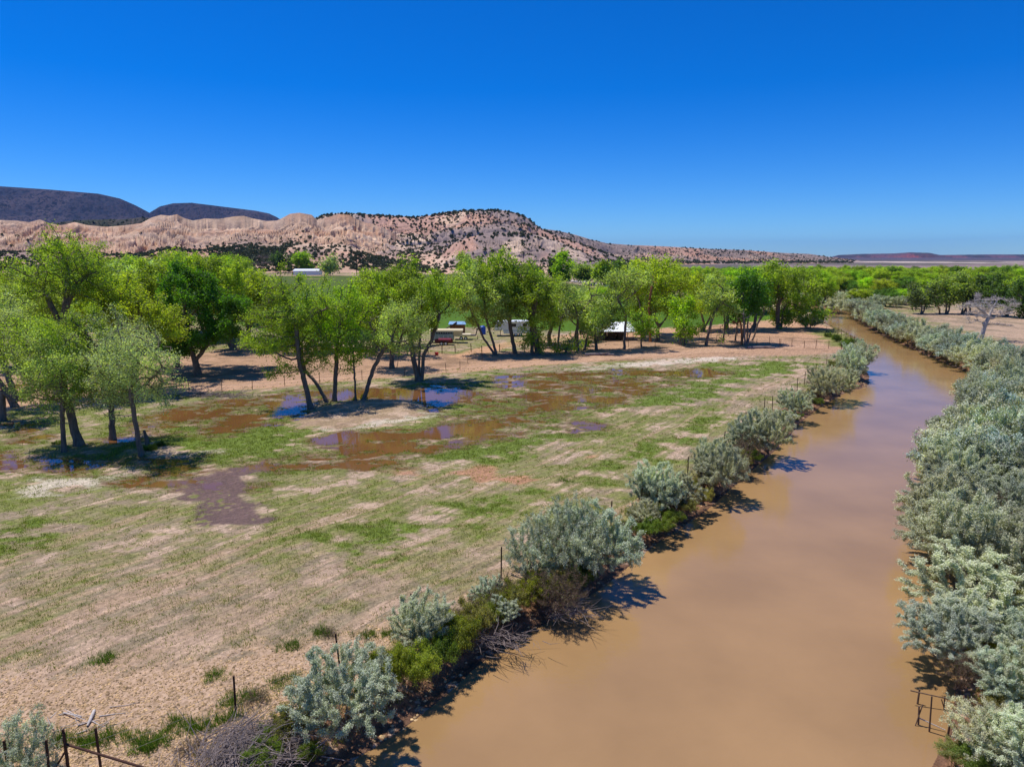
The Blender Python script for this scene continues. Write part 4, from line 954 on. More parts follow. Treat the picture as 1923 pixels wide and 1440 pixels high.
SIL = (.52, .545, .385)
def build_shrubs():
    rng = np.random.default_rng(5)
    # silver olive shrubs: near (fine leaves) and far versions
    near = []
    for i in range(5):
        R = 2.3; H = rng.uniform(3.4, 4.2)
        S = [[(rng.normal() * .15, rng.normal() * .15, -.1), (cos(a) * R * .32 + rng.normal() * .1, sin(a) * R * .32, H * rng.uniform(.25, .4))] for a in np.linspace(0, 6.28, 7)[:-1] + rng.uniform(0, 1)]
        E = [((0, 0, H * .45), (R, R, H * .5))] + [((cos(a) * R * .6, sin(a) * R * .6, H * rng.uniform(.35, .7)), (R * .5, R * .5, H * .3)) for a in rng.uniform(0, 6.28, 5)]
        near.append((proto('silver_shrub', S, E, 400 + i, 'shrub', SIL, 'leaves', 'stems', 'silver', 'bark_grey', nattr=1400, step=.23, nleaf=(80000, 76000, 36000, 80000, 56000)[i], lsize=.098, spread=.065, tip=.0095, trunk_r=.06, clump=.34, aspect=.34, along=True, flat=.7, shell=.5, leaf_r=.03, wob=.24, k=4, e=2.2, twigs=1500), H))
    far = []
    for i in range(4):
        R = 2.4; H = rng.uniform(3.3, 4.0)
        S = [[(0, 0, -.1), (cos(a) * R * .3, sin(a) * R * .3, H * .3)] for a in np.linspace(0, 6.28, 6)[:-1] + rng.uniform(0, 1)]
        E = [((0, 0, H * .48), (R, R, H * .5))] + [((cos(a) * R * .6, sin(a) * R * .6, H * rng.uniform(.35, .65)), (R * .5, R * .5, H * .3)) for a in rng.uniform(0, 6.28, 5)]
        far.append((proto('silver_shrub', S, E, 420 + i, 'shrub', SIL, 'leaves', 'stems', 'silver', 'bark_grey', nattr=620, step=.34, nleaf=15000, lsize=.17, spread=.13, tip=.012, trunk_r=.06, clump=.42, aspect=.45, along=True, flat=.7, shell=.3, leaf_r=.05, k=4, twigs=500), H))
    def put(P_, x, y, z, R_, H_, label, group=None, tint=SIL, a=.12, rz=None, idx=None):
        p, H = P_[rng.integers(len(P_)) if idx is None else idx]
        s = R_ / 2.3; return copy_thing(p, (x, y, z), rng.uniform(0, 6.28) if rz is None else rz, (s, s, H_ / H), label, group, jit(tint, rng, a))
    ORD = ORDW
    ORD_ = ['first', 'second', 'third', 'fourth', 'fifth', 'sixth', 'seventh', 'eighth', 'ninth', 'tenth', 'eleventh', 'twelfth', 'thirteenth', 'fourteenth', 'fifteenth', 'sixteenth', 'seventeenth', 'eighteenth', 'nineteenth', 'twentieth']
    cnt = {}
    def nth(key):
        cnt[key] = cnt.get(key, 0) + 1; return ORD[cnt[key] - 1]
    # left bank, one by one: centre px of the foot, radius and height in metres
    LB = [
     ((40,1492),1.25,2.5,'sparse silver shrub at the lower left corner beside the corner fence brace'),
     ((662,1368),1.75,2.9,'large round silver shrub on the near left bank, right of the brush pile'),
     ((805,1215),1.3,2.4,'upright silver shrub with spiky tops on the left bank, rising above green bushes'),
     ((925,1130),.8,1.2,'small silver sprig on the left bank before the fence'),
     ((1012,1090),1.5,3.4,'tall thin silver shrub, left one of the big pair on the left bank'),
     ((1075,1085),1.9,4.2,'tall open silver shrub in the middle of the big left bank thicket'),
     ((1132,1072),2.1,3.4,'wide silver shrub overhanging the water at the big left bank thicket'),
     ((1240,960),1.7,3.2,'silver shrub with reddish stems beside it, upriver of the big thicket'),
     ((1290,950),1.3,2.3,'low silver shrub between two taller ones on the left bank'),
     ((1345,905),1.4,3.2,'slim silver shrub right behind the drooping one on the left bank'),
     ((1362,922),1.7,3.5,'drooping silver shrub leaning over the river on the left bank'),
     ((1410,850),1.7,3.4,'left half of the dense silver clump on the mid left bank'),
     ((1448,848),2.1,3.9,'right half of the dense silver clump leaning over the mid river'),
     ((1495,780),1.6,2.7,'isolated rounded silver shrub between the fence and the mid left bank'),
     ((1553,748),1.9,4.0,'silver shrub on the left bank just before the gravel bar'),
     ((1580,742),2.0,3.4,'silver shrub overhanging the gravel bar'),
     ((1603,704),2.0,4.2,'tall silver shrub at the tip of the left bank'),
     ((1620,690),2.0,3.7,'outermost silver shrub at the tip of the left bank bend'),
     ((1612,668),1.3,2.2,'small silver-green shrub behind the bend tip'),
     ((1520,618),2.6,4.0,'round silver shrub beside the big tree at the river bend')]
    for (px, py), R_, H_, lb in LB:
        x, y = G(px, py, -.15); x -= .25; y += .1; R_ *= .95; put(near if y < 75 else far, x, y, -.25, R_, H_, lb, idx=2 if ('sparse' in lb or 'thin' in lb or 'open' in lb) else (0, 1, 3)[px % 3])
    # ragged filler along the left bank
    FILL = []
    sL = np.concatenate([[0], np.cumsum(np.linalg.norm(np.diff(BLs, axis=0), axis=1))])
    q_ = 0
    while q_ < sL[-1]:
        cx_ = np.interp(q_, sL, BLs[:, 0]); cy_ = np.interp(q_, sL, BLs[:, 1]); q_ += rng.uniform(.9, 1.7)
        if cy_ < 24 or cy_ > 118 or 60 < cy_ < 66: continue
        FILL.append((cx_ - rng.uniform(.7, 2.0), cy_ + rng.uniform(.1, .6)))
    # right bank belt
    GAPS = []
    s = np.concatenate([[0], np.cumsum(np.linalg.norm(np.diff(BRs, axis=0), axis=1))])
    def along(q): return np.array([np.interp(q, s, BRs[:, 0]), np.interp(q, s, BRs[:, 1])])
    tot = s[-1]; q = 0; k = 0
    names = {}
    q = 12.0
    while q < tot - 2:
        c = along(q); dvec = along(min(q + 1, tot)) - along(max(q - 1, 0)); dvec /= np.linalg.norm(dvec) + 1e-6
        nrm = np.array([-dvec[1], dvec[0]])       # towards the land
        if poly_sd(np.array([c[0] + nrm[0] * 3]), np.array([c[1] + nrm[1] * 3]), RIVER)[0] > 0: nrm = -nrm
        Y = c[1]
        if Y < 12: q += 2; continue
        nrow = 4 if Y < 70 else (3 if Y < 110 else 2)
        for r_ in range(nrow):
            off = (-.5 if Y < 75 else .4) + r_ * 2.9 + rng.uniform(-.5, .7)
            pt = c + nrm * off + dvec * rng.uniform(-1.2, 1.2)
            # keep the corner by the timber frame open
            fx, fy = G(1740, 1385, WZ)
            if ((pt[0] - fx) ** 2 + (pt[1] - fy) ** 2 < 2.9 ** 2) or (pt[1] < 21.5 and r_ == 0): continue
            if pt[1] < 25: Rq, Hq = 1.45, 2.2
            else: Rq, Hq = rng.uniform(1.6, 2.7), rng.uniform(2.3, 4.5)
            if Y > 90: Hq *= .95
            if r_ >= 1 and rng.random() < .16 and Y < 75:
                p_, H_ = near[0]; GAPS.append((pt[0], pt[1])); continue
            u = pt[0] / pt[1]
            if u > .86: continue
            rown = ['waterside', 'second', 'third', 'rear'][r_]
            if Y < 34: lb, gp = nth('n%d' % r_) + ' silver shrub upriver of the timber frame, ' + rown + ' row of the near right thicket', 'silver shrubs of the near right bank thicket'
            elif Y < 75: lb, gp = nth('m%d' % r_) + ' silver shrub going upriver in the ' + rown + ' row of the middle right bank', 'silver shrubs of the middle right bank'
            else: lb, gp = nth('f%d' % r_) + ' silver shrub going upriver in the ' + rown + ' row, far right bank', 'silver shrubs of the far right bank'
            tn = [SIL, SIL, SIL, (.44, .50, .42), (.34, .36, .26), (.46, .48, .34)][rng.integers(6)]
            put(near if Y < 42 else far, pt[0], pt[1], -.2, Rq, Hq, lb, gp, tn, .14)
        q += rng.uniform(2.3, 3.0) if Y < 75 else rng.uniform(2.8, 3.6)
    for (px, py), R_, H_, lb in [((1858,1415),1.15,1.7,'open silver shrub with dark stems just right of the timber frame'), ((1925,1450),1.3,2.0,'silver shrub in the lower right corner of the view'), ((1905,1330),1.2,2.0,'silver shrub at the right edge behind the timber frame')]:
        x, y = G(px, py, -.15); put(near, x, y, -.2, R_, H_, lb, idx=2 if 'open' in lb else 1)
    # scrub at the edge of the right meadow and upriver
    for (px, py) in sorted([(1575,590),(1625,574),(1645,580),(1660,570),(1680,578),(1700,572),(1640,560),(1610,566),(1720,580),(1570,575),(1590,571)]):
        x, y = G(px, py); put(far, x, y, 0, rng.uniform(2.6, 3.6), rng.uniform(3.4, 4.8), nth('gs') + ' grey-silver scrub bush from the left between the river and the bright wood', 'grey scrub upriver', (.20, .22, .19) if rng.random() < .5 else SIL, .15)
    # green undergrowth and twiggy dead bushes on the left bank
    gb = []
    for i in range(3):
        R = 1.0; H = 1.1
        S = [[(rng.normal() * .2, rng.normal() * .2, -.05), (cos(a) * .3, sin(a) * .3, .35)] for a in np.linspace(0, 6, 7)]
        E = [((0, 0, .5), (1.0, 1.0, .6)), ((.4, .2, .6), (.5, .5, .5)), ((-.4, .3, .5), (.5, .5, .5))]
        gb.append((proto('green_bush', S, E, 440 + i, 'bush', (.13, .17, .035), 'leaves', 'stems', 'leaf', 'twig', nattr=600, step=.13, nleaf=16000, lsize=.065, spread=.07, tip=.005, trunk_r=.02, clump=.17, aspect=.5, flat=.3, shell=.2, leaf_r=.03, k=3, wob=.25), H))
    tw = []
    for i in range(3):
        S = [[(rng.normal() * .15, rng.normal() * .15, -.05), (cos(a) * .3, sin(a) * .3, .5)] for a in np.linspace(0, 6, 9)]
        E = [((0, 0, .7), (.9, .9, .8)), ((.3, 0, 1.1), (.6, .6, .5))]
        tw.append((proto('bare_bush', S, E, 450 + i, 'bush', (.2, .2, .1), 'leaves', 'stems', 'leaf', 'twig', nattr=700, step=.13, nleaf=900, lsize=.05, spread=.06, tip=.006, trunk_r=.02, clump=.2, aspect=.5, shell=.1, leaf_r=.03, k=3, wob=.3, twigs=3500), 1.5))
    YG = (.27, .29, .04); GR = (.15, .21, .028); OL = (.27, .26, .09)
    U = [(500,1445,.8,.8,GR),(560,1400,.75,1.1,OL),(520,1410,.7,.7,GR),(600,1430,.5,.5,GR),(745,1290,1.0,1.5,YG),(800,1285,1.0,1.3,YG),(845,1255,.9,1.2,GR),(880,1225,1.0,1.3,YG),(700,1330,.6,.7,GR),(905,1190,1.0,1.2,OL),(940,1170,.9,1.0,YG),(850,1200,.7,.9,OL),(970,1150,.9,1.1,OL),(1030,1135,1.0,1.3,YG),(1060,1120,.9,1.2,OL),(1100,1105,.9,1.0,GR),(1150,1040,.6,.6,GR),(1190,1005,.7,.7,GR),(1225,1005,.9,.8,GR),(1250,1000,.9,.8,GR),(1275,985,.8,.8,GR),(1200,975,.6,.7,OL),(1300,965,.8,.9,OL),(1330,945,.8,1.0,OL),(1375,905,.7,.8,OL),(1400,880,1.0,1.2,OL),(1425,868,.8,.9,GR),(1480,790,.9,.8,GR),(1500,790,.9,.7,GR),(1540,762,.8,.8,GR),(1570,690,.9,1.0,OL),(1595,668,1.0,1.4,GR),(1588,655,1.0,1.5,GR),(1575,644,1.0,1.5,GR),(1600,650,1.0,1.4,GR),(1560,635,1.0,1.0,GR),
         (1905,1200,1.1,1.2,OL),(1880,1250,1.1,1.0,YG),(1870,1400,.8,.7,YG),(1830,1430,.7,.5,GR),(1900,1350,.9,.8,OL),(1790,1420,.5,.4,OL),(1860,1090,.9,1.6,YG),(1900,860,1.0,1.0,GR),
         (690,755,.5,.8,YG),(672,757,.35,.6,YG),(285,850,.5,.7,GR),(35,755,.9,1.2,GR),(300,842,.4,.6,GR),(110,838,.5,.5,GR),(172,700,.5,.5,GR)]
    U.sort(key=lambda q: -q[1])
    for px, py, R_, H_, tn in U:
        x, y = G(px, py, -.2); p, H = gb[rng.integers(3)]
        side = 'left' if px < 1700 else 'right'
        if side == 'right': lb, gp = nth('rb') + ' nearest green bush under the silver shrubs of the right bank', 'green bushes under the right bank shrubs'
        elif px > 310 and y < 105 and py > 620 and not (py < 770 and px < 700): lb, gp = nth('u' + str(tn)) + ' ' + {YG: 'yellow-green', GR: 'deep green', OL: 'olive'}[tn] + ' low bush going upriver in the left bank undergrowth', 'green undergrowth bushes on the left bank'
        else: lb, gp = nth('sg') + ' nearest of the small green bushes among the cottonwood trunks', 'green bushes among the cottonwoods'
        if side == 'left' and px > 480:
            x -= .32; y += .18; R_ *= .82
        copy_thing(p, (x, y, -.2), rng.uniform(0, 6.28), (R_, R_, H_ / H), lb, gp, jit(tn, rng, .15))
    for k_, (x, y) in enumerate(FILL):
        kind = rng.integers(5)
        if kind <= 1:
            put(near if y < 60 else far, x, y, -.2, rng.uniform(.6, 1.0), rng.uniform(1.0, 1.9), nth('fs') + ' small silver sprig going upriver between the big left bank shrubs', 'small silver sprigs on the left bank', idx=(2, 0)[kind])
        elif kind <= 3:
            p, H = gb[rng.integers(3)]; R_ = rng.uniform(.45, .8)
            copy_thing(p, (x, y, -.2), rng.uniform(0, 6.28), (R_, R_, R_ * 1.25), nth('fg') + ' small leafy weed bush going upriver between the left bank shrubs', 'weed bushes on the left bank', jit([YG, OL, GR][k_ % 3], rng, .15))
        else:
            p, H = tw[rng.integers(3)]; R_ = rng.uniform(.5, .9)
            copy_thing(p, (x, y, -.2), rng.uniform(0, 6.28), (R_, R_, R_ * 1.1), nth('ft') + ' small bare twig bush going upriver between the left bank shrubs', 'small twig bushes on the left bank', (.2, .2, .1, 1))
    for k_, (x, y) in enumerate(GAPS):
        p, H = gb[rng.integers(3)]; R_ = rng.uniform(1.0, 1.7)
        copy_thing(p, (x, y, -.2), rng.uniform(0, 6.28), (R_, R_, R_ * 1.0), nth('gap') + ' olive bush going upriver in the gaps between right bank silver shrubs', 'olive bushes between the right bank shrubs', jit([YG, OL, GR][k_ % 3], rng, .15))
    for px, py, R_, H_ in [(560,1375,.8,.6),(620,1200,.4,.5),(905,1160,.8,1.1),(940,1140,.9,1.2),(1045,1150,1.1,1.5),(1070,1140,1.0,1.5),(1010,1130,.9,1.4),(1225,955,1.0,1.7),(1215,940,.9,1.6),(1270,955,.9,1.5),(1385,880,1.1,1.9),(1400,865,1.2,2.0),(1320,915,.9,1.6),(1535,735,1.2,2.2),(1545,725,1.1,2.1),(1590,700,1.1,2.2),(880,1185,.8,.9),(480,1330,.5,.6),(360,1420,.5,.5),(1890,780,1.6,2.2),(1870,1000,1.2,2.2),(1900,1130,1.2,1.6),(1800,1290,.8,1.2)][::1]:
        x, y = G(px, py, -.2); p, H = tw[rng.integers(3)]
        lb, gp = (nth('rtw') + ' brown leafless twiggy bush among the silver shrubs of the right bank', 'bare bushes of the right bank') if px > 1700 else (nth('tw') + ' brown leafless twiggy bush going upriver among the left bank silver shrubs', 'bare bushes of the left bank')
        copy_thing(p, (x, y, -.2), rng.uniform(0, 6.28), (R_, R_, H_ / 1.5), lb, gp, (.2, .2, .1, 1))
    for p, _ in gb + tw + near + far: drop(p)

def build_junipers():
    rng = np.random.default_rng(9)
    protos = []
    for i in range(4):
        n = 420
        d = rng.normal(size=(n, 3)); d /= np.linalg.norm(d, axis=1)[:, None]; d[:, 2] = np.abs(d[:, 2]) * 1.0
        lob = 1 + .3 * (vn(d[:, 0] * 2 + 5, d[:, 1] * 2 + d[:, 2] * 2, 60 + i) - .5) * 2
        Cn = d * lob[:, None] * np.array([1, 1, .85]) * rng.uniform(.6, 1, n)[:, None]
        protos.append(leaf_mesh('juniper', Cn, .42, M['juniper'], rng, .8))
    pts = []; 
    def scatter(g, n, sm, dens=None, tmax=1.0, tmin=.02):
        nu = g['X'].shape[1]; nv = g['nv']
        i = rng.uniform(tmin, tmax, n) * (nv - 2); j = rng.uniform(0, nu - 1.01, n)
        i0 = i.astype(int); j0 = j.astype(int); fi = i - i0; fj = j - j0
        def b(A): return (A[i0, j0] * (1 - fi) + A[i0 + 1, j0] * fi) * (1 - fj) + (A[i0, j0 + 1] * (1 - fi) + A[i0 + 1, j0 + 1] * fi) * fj
        X = b(g['X']); Y = b(g['Y']); Z = b(g['Z']); T = i / (nv - 1)
        keep = rng.random(n) < dens(X, Y, Z, T)
        r = sm * rng.uniform(.45, 1.15, n)
        return np.stack([X, Y, Z, r], 1)[keep & (Z > 0)]
    H = HILLS
    bl = H['badland_ridge11']
    def dl_(X, Y, Z, T):
        u = X / Y; n = ss(.40, .55, fbm(X * .014, Y * .014, 3, 70))
        left = 1 - ss(-.42, -.2, u)
        return np.clip((1 - ss(.14, .30, T)) * .10 + (1 - ss(.26, .42, T)) * 1.0 * left * (.12 + n) + (1 - ss(.3, .95, T)) * .38 * (.3 + n) + left * (1 - ss(.25, .42, T)) * n * .6, 0, 1)
    pts.append(scatter(bl, 9000, 2.1, dl_)); pts.append(scatter(bl, 9000, 2.4, dl_, .42))
    pts.append(scatter(H['hill12'], 9000, 2.5, lambda X, Y, Z, T: .25 + .6 * ss(.4, .6, fbm(X * .01, Y * .01, 3, 71))))
    pts.append(scatter(H['hill12'], 500, 2.7, lambda X, Y, Z, T: T * 0 + .8, 1.0, .97))
    pts.append(scatter(H['hill13'], 900, 2.4, lambda X, Y, Z, T: .2 + .5 * ss(.4, .6, fbm(X * .014, Y * .014, 3, 72))))
    pts.append(scatter(H['hill13'], 120, 2.2, lambda X, Y, Z, T: T * 0 + .8, 1.0, .95))
    pts.append(scatter(H['long_ridge14'], 7000, 3.2, lambda X, Y, Z, T: .25 + .7 * ss(.4, .6, fbm(X * .006, Y * .006, 3, 73))))
    pts.append(scatter(H['far_hill8'], 3000, 3.4, lambda X, Y, Z, T: .7 + 0 * T, 1.0, .3))
    A = np.vstack(pts)
    # only those in or near the view
    A = A[(np.abs(A[:, 0] / A[:, 1]) < .95)]
    size = A[:, 3] / A[:, 1]
    hid = (A[:, 1] < 900) & (A[:, 0] / A[:, 1] < -.38)        # behind the left grove
    order = np.argsort(-np.where(hid & (A[:, 2] < 14), size * .3, size))
    A = A[order]
    for i in range(300):
        x, y, z, r = A[i]
        o = link('juniper', protos[i % 4]); o.location = (x, y, z - r * .1); r *= .85; o.scale = (r, r, r * rng.uniform(.95, 1.3)); o.rotation_euler = (0, 0, rng.uniform(0, 6.28))
        k = rng.uniform(.75, 1.2); o.color = (.085 * k, .095 * k, .042 * k, 1)
        prop(o, 'dark juniper bush dotting the lower dry hillside beyond the green fields', 'juniper', 'junipers on the lower hillsides')
    B = A[300:]
    n = 26
    d = rng.normal(size=(len(B), n, 3)); d /= np.linalg.norm(d, axis=2)[:, :, None]; d[:, :, 2] = np.abs(d[:, :, 2])
    Cn = B[:, None, :3] + d * B[:, None, 3:4] * rng.uniform(.45, 1.0, (len(B), n, 1)) * np.array([.9, .9, 1.15])
    s = np.repeat(B[:, 3], n) * .85
    Cf = Cn.reshape(-1, 3)
    me = leaf_mesh('juniper_scrub', Cf, 1.0, M['juniper'], rng, .8)
    # scale each leaf by its bush
    V = np.empty(len(me.vertices) * 3, np.float32); me.vertices.foreach_get('co', V); V = V.reshape(-1, 4, 3)
    V = Cf[:, None, :] + (V - Cf[:, None, :]) * s[:, None, None]
    me.vertices.foreach_set('co', V.astype(np.float32).ravel()); me.update()
    o = link('juniper_scrub', me); o.color = (.08, .09, .042, 1); prop(o, 'dark juniper scrub peppering the upper and distant slopes', 'juniper scrub', None, 'stuff')

# ---------------------------------------------------------------- built things
import bmesh
from mathutils import Matrix
def bmbox(bm, c, s, rz=0, tilt=None, bev=0):
    r = bmesh.ops.create_cube(bm, size=1.0)
    Mx = Matrix.Translation(c) @ Matrix.Rotation(rz, 4, 'Z')
    if tilt: Mx = Mx @ Matrix.Rotation(tilt[1], 4, tilt[0])
    Mx = Mx @ Matrix.Diagonal((*s, 1))
    bmesh.ops.transform(bm, matrix=Mx, verts=r['verts'])
    if bev:
        es = list({e for v in r['verts'] for e in v.link_edges})
        bmesh.ops.bevel(bm, geom=es, offset=bev, segments=2, profile=.5, affect='EDGES')
def bmcyl(bm, p0, p1, r0, r1=None, seg=10, caps=True):
    p0 = Vector(p0); p1 = Vector(p1); d = p1 - p0
    r = bmesh.ops.create_cone(bm, cap_ends=caps, segments=seg, radius1=r0, radius2=r0 if r1 is None else r1, depth=d.length)
    q = d.to_track_quat('Z', 'Y').to_matrix().to_4x4()
    bmesh.ops.transform(bm, matrix=Matrix.Translation((p0 + p1) / 2) @ q, verts=r['verts'])
def bmprism(bm, prof, x0, x1):
    """profile in (y,z) pulled along x"""
    a = [bm.verts.new((x0, y, z)) for y, z in prof]; b = [bm.verts.new((x1, y, z)) for y, z in prof]
    bm.faces.new(a[::-1]); bm.faces.new(b)
    for i in range(len(prof)):
        j = (i + 1) % len(prof); bm.faces.new((a[i], a[j], b[j], b[i]))
def fin(bm, name, mat, parent=None, loc=None):
    bmesh.ops.recalc_face_normals(bm, faces=bm.faces)
    me = bpy.data.meshes.new(name); bm.to_mesh(me); bm.free(); me.materials.append(mat)
    return link(name, me, parent, loc)
def part(name, mat, parent, fn):
    bm = bmesh.new(); fn(bm); return fin(bm, name, mat, parent)

def wheel(parent, x, y, r=.36, w=.22):
    t = part('wheel', M['tyre'], parent, lambda b: bmcyl(b, (x, y - w / 2, r), (x, y + w / 2, r), r, seg=20))
    part('rim', M['white'], t, lambda b: bmcyl(b, (x, y - w / 2 - .01, r), (x, y - w / 2 + .03, r), r * .55, seg=16))

def build_things():
    # white shed by the far field
    x0, y0 = G(551, 516.5); x1, y1 = G(598, 516.5); W = x1 - x0; D = W * .55; Hh = 3.3
    t = empty('metal_shed', ((x0 + x1) / 2, y0 + D / 2, 0), 'long white metal shed with a low gable roof beyond the green field', 'shed')
    part('wall', M['siding'], t, lambda b: bmbox(b, (0, 0, Hh / 2), (W, D, Hh)))
    def roof(b):
        bmprism(b, [(-D / 2 - .4, Hh + .02), (0, Hh + 1.5), (D / 2 + .4, Hh + .02), (D / 2 + .4, Hh + .14), (0, Hh + 1.64), (-D / 2 - .4, Hh + .14)], -W / 2 - .4, W / 2 + .4)
    part('roof', M['white'], t, roof)
    part('gable', M['siding'], t, lambda b: bmprism(b, [(-D / 2 + .1, Hh), (0, Hh + 1.4), (D / 2 - .1, Hh)], -W / 2 + .05, W / 2 - .05))
    part('door', M['darkgap'], t, lambda b: bmbox(b, (-W / 2 - .02, -D * .1, 1.4), (.08, 3.4, 2.8)))
    part('side_shelter', M['darkwood'], t, lambda b: (bmbox(b, (-W / 2 - 2.2, 0, 2.5), (4.0, D * .8, .15)), bmbox(b, (-W / 2 - 2.2, D * .39, 1.2), (3.9, .1, 2.4)), bmbox(b, (-W / 2 - 4.1, -D * .38, 1.2), (.15, .15, 2.4))))
    # white building at the left edge
    x, y = G(-10, 498)
    t = empty('white_building', (x, y, 0), 'white building with a dark window band just showing at the left edge', 'building')
    part('wall', M['white'], t, lambda b: bmbox(b, (0, 0, 3), (22, 14, 6)))
    part('window_band', M['darkgap'], t, lambda b: bmbox(b, (0, -7.02, 3.4), (20, .1, 1.0)))
    part('roof', M['white'], t, lambda b: bmprism(b, [(-7.6, 6), (0, 8.3), (7.6, 6)], -11.6, 11.6))
    # H-frame power pole
    def hpole(px0, px1, pyb, pyt, lb, z0=0, Yf=None):
        if Yf is None: xa, ya = G(px0, pyb); xb, _ = G(px1, pyb)
        else: xa = P(px0, pyb, Yf)[0]; xb = P(px1, pyb, Yf)[0]; ya = Yf
        zt = P(px0, pyt, ya)[2]; zb = z0; Hp = zt - zb; cx = (xa + xb) / 2; hw = (xb - xa) / 2
        t = empty('power_pole', (cx, ya, zb), lb, 'utility pole')
        for s in (-1, 1): part('pole', M['darkwood'], t, lambda b: bmcyl(b, (s * hw, 0, 0), (s * hw, 0, Hp), .26, .18, 8))
        part('crossarm', M['darkwood'], t, lambda b: bmbox(b, (0, -.2, Hp * .86), (hw * 3.6, .25, .35)))
        part('brace', M['darkwood'], t, lambda b: (bmcyl(b, (-hw, 0, Hp * .86), (hw, 0, Hp * .64), .12), bmcyl(b, (hw, 0, Hp * .86), (-hw, 0, Hp * .64), .12), bmcyl(b, (-hw, 0, Hp * .98), (hw, 0, Hp * .98), .12)))
        for s in (-1.7, 0, 1.7): part('insulator', M['darkgap'], t, lambda b: bmcyl(b, (s * hw, -.2, Hp * .85), (s * hw, -.2, Hp * .78), .12, .12, 8))
        return t
    hpole(670, 678.5, 522.5, 472, 'H-shaped wooden power pole standing in the green field')
    g = HILLS['badland_ridge11']
    def hz(px, Y):
        X = P(px, 450, Y)[0]; k = np.argmin((g['X'] - X) ** 2 + (g['Y'] - Y) ** 2); return float(g['Z'].ravel()[k])
    hpole(743, 754, 450, 426, 'distant H-shaped power pole on the tan hillside', hz(748, 830), 830)
    # corrugated canopy
    xa, ya = G(1117, 640); xb, _ = G(1190, 640); W = (xb - xa); D = 6.0
    zf = P(1150, 622, ya)[2]; zr = P(1150, 605.5, ya + D)[2]
    t = empty('canopy', ((xa + xb) / 2, ya, 0), 'open shade canopy with a white corrugated metal roof speckled with leaf shadows', 'canopy')
    zr_ = max(zr, zf + .5)
    def rf(b):
        n = 46
        for i in range(n):
            x_ = -W / 2 - .3 + (W + .6) * (i + .5) / n
            bmbox(b, (x_, D / 2, (zf + zr_) / 2 + (.03 if i % 2 else 0)), ((W + .6) / n * .999, D + .8, .05), 0, ('X', math.atan2(zr_ - zf, D)))
    part('roof', M['white'], t, rf)
    part('frame', M['darkwood'], t, lambda b: (bmbox(b, (0, 0, zf - .18), (W, .12, .16)), bmbox(b, (0, D, zr_ - .18), (W, .12, .16))))
    for sx in (-.48, -.16, .16, .48):
        for yy, zz in ((0, zf - .2), (D, zr_ - .2)):
            part('post', M['darkwood'], t, lambda b: bmcyl(b, (sx * W, yy, -.1), (sx * W, yy, zz), .06, seg=8))
    # dark brown stacked blocks under it
    rng = np.random.default_rng(2)
    x, y = G(1152, 640)
    t2 = empty('block_stack', (x, y + 2.6, 0), 'dark stack of bales under the corrugated canopy', 'blocks')
    for i in range(3):
        for j in range(2):
            part('bale', M['darkblock'], t2, lambda b: bmbox(b, ((i - 1) * 1.75, 0, .32 + j * .64), (1.6, 1.9, .6), rng.normal() * .05, None, .08))
    # stock trailer, cream roof
    x, y = G(836, 645)
    t = empty('stock_trailer', (x, y + 1.2, 0), 'grey-green stock trailer with a long rounded cream roof, left of the flat gooseneck', 'trailer')
    k = 1.0; L = 5.6
    part('body', M['paleteal'], t, lambda b: (bmbox(b, (-.6, 0, 1.05), (L * .72, 2.0, 1.2), 0, None, .05), bmbox(b, (-.6, 0, 2.02), (L * .72, 1.98, .16))))
    part('window_strip', M['darkgap'], t, lambda b: bmbox(b, (-.6, 0, 1.79), (L * .70, 1.9, .30)))
    part('slat', M['paleteal'], t, lambda b: [bmbox(b, (-2.5 + i * .42, -.975, 1.79), (.07, .04, .30)) for i in range(10)])
    part('stripe', M['white'], t, lambda b: [bmbox(b, (-1.9 + i * .8, -1.012, 1.15), (.12, .02, .45)) for i in range(4)])
    def rr(b):
        pr = [(-1.08, 2.1), (-1.0, 2.32), (-.6, 2.45), (0, 2.5), (.6, 2.45), (1.0, 2.32), (1.08, 2.1)]
        bmprism(b, pr, -2.75, 3.1)
    part('roof', M['cream'], t, rr)
    part('nose', M['cream'], t, lambda b: bmprism(b, [(-.98, 1.2), (-.98, 2.1), (.98, 2.1), (.98, 1.2)], 1.45, 2.9))
    for dx in (-1.2, -.4): wheel(t, dx, -.9)
    # flat gooseneck trailer
    x, y = G(880, 640)
    t = empty('flatbed_trailer', (x, y + 2.0, 0), 'pale flat gooseneck trailer with a dark raised hitch, right of the cream roofed one', 'trailer')
    part('deck', M['cream'], t, lambda b: bmbox(b, (-1.3, 0, .95), (3.2, 2.2, .16)))
    part('frame', M['darkmetal'], t, lambda b: bmbox(b, (-.8, 0, .78), (4.0, 1.0, .16)))
    part('hitch', M['darkmetal'], t, lambda b: (bmbox(b, (1.35, 0, 1.35), (.18, .5, 1.2), 0, ('Y', .25)), bmbox(b, (1.75, 0, 1.95), (.9, .4, .16)), bmcyl(b, (1.55, 0, .7), (1.55, 0, 0), .06)))
    for dx in (-1.4, -.6): wheel(t, dx, -.95, .34)
    # small red utility trailer
    x, y = G(834, 647.5)
    t = empty('utility_trailer', (x, y - .2, 0), 'small dark red utility trailer parked in front of the stock trailer', 'trailer')
    def tub(b):
        bmbox(b, (0, -.7, .72), (3.0, .06, .5)); bmbox(b, (0, .7, .72), (3.0, .06, .5)); bmbox(b, (-1.5, 0, .72), (.06, 1.34, .5)); bmbox(b, (1.5, 0, .72), (.06, 1.34, .5))
    part('tub', M['darkred'], t, tub)
    part('bed', M['darkred'], t, lambda b: bmbox(b, (0, 0, .46), (2.92, 1.32, .05)))
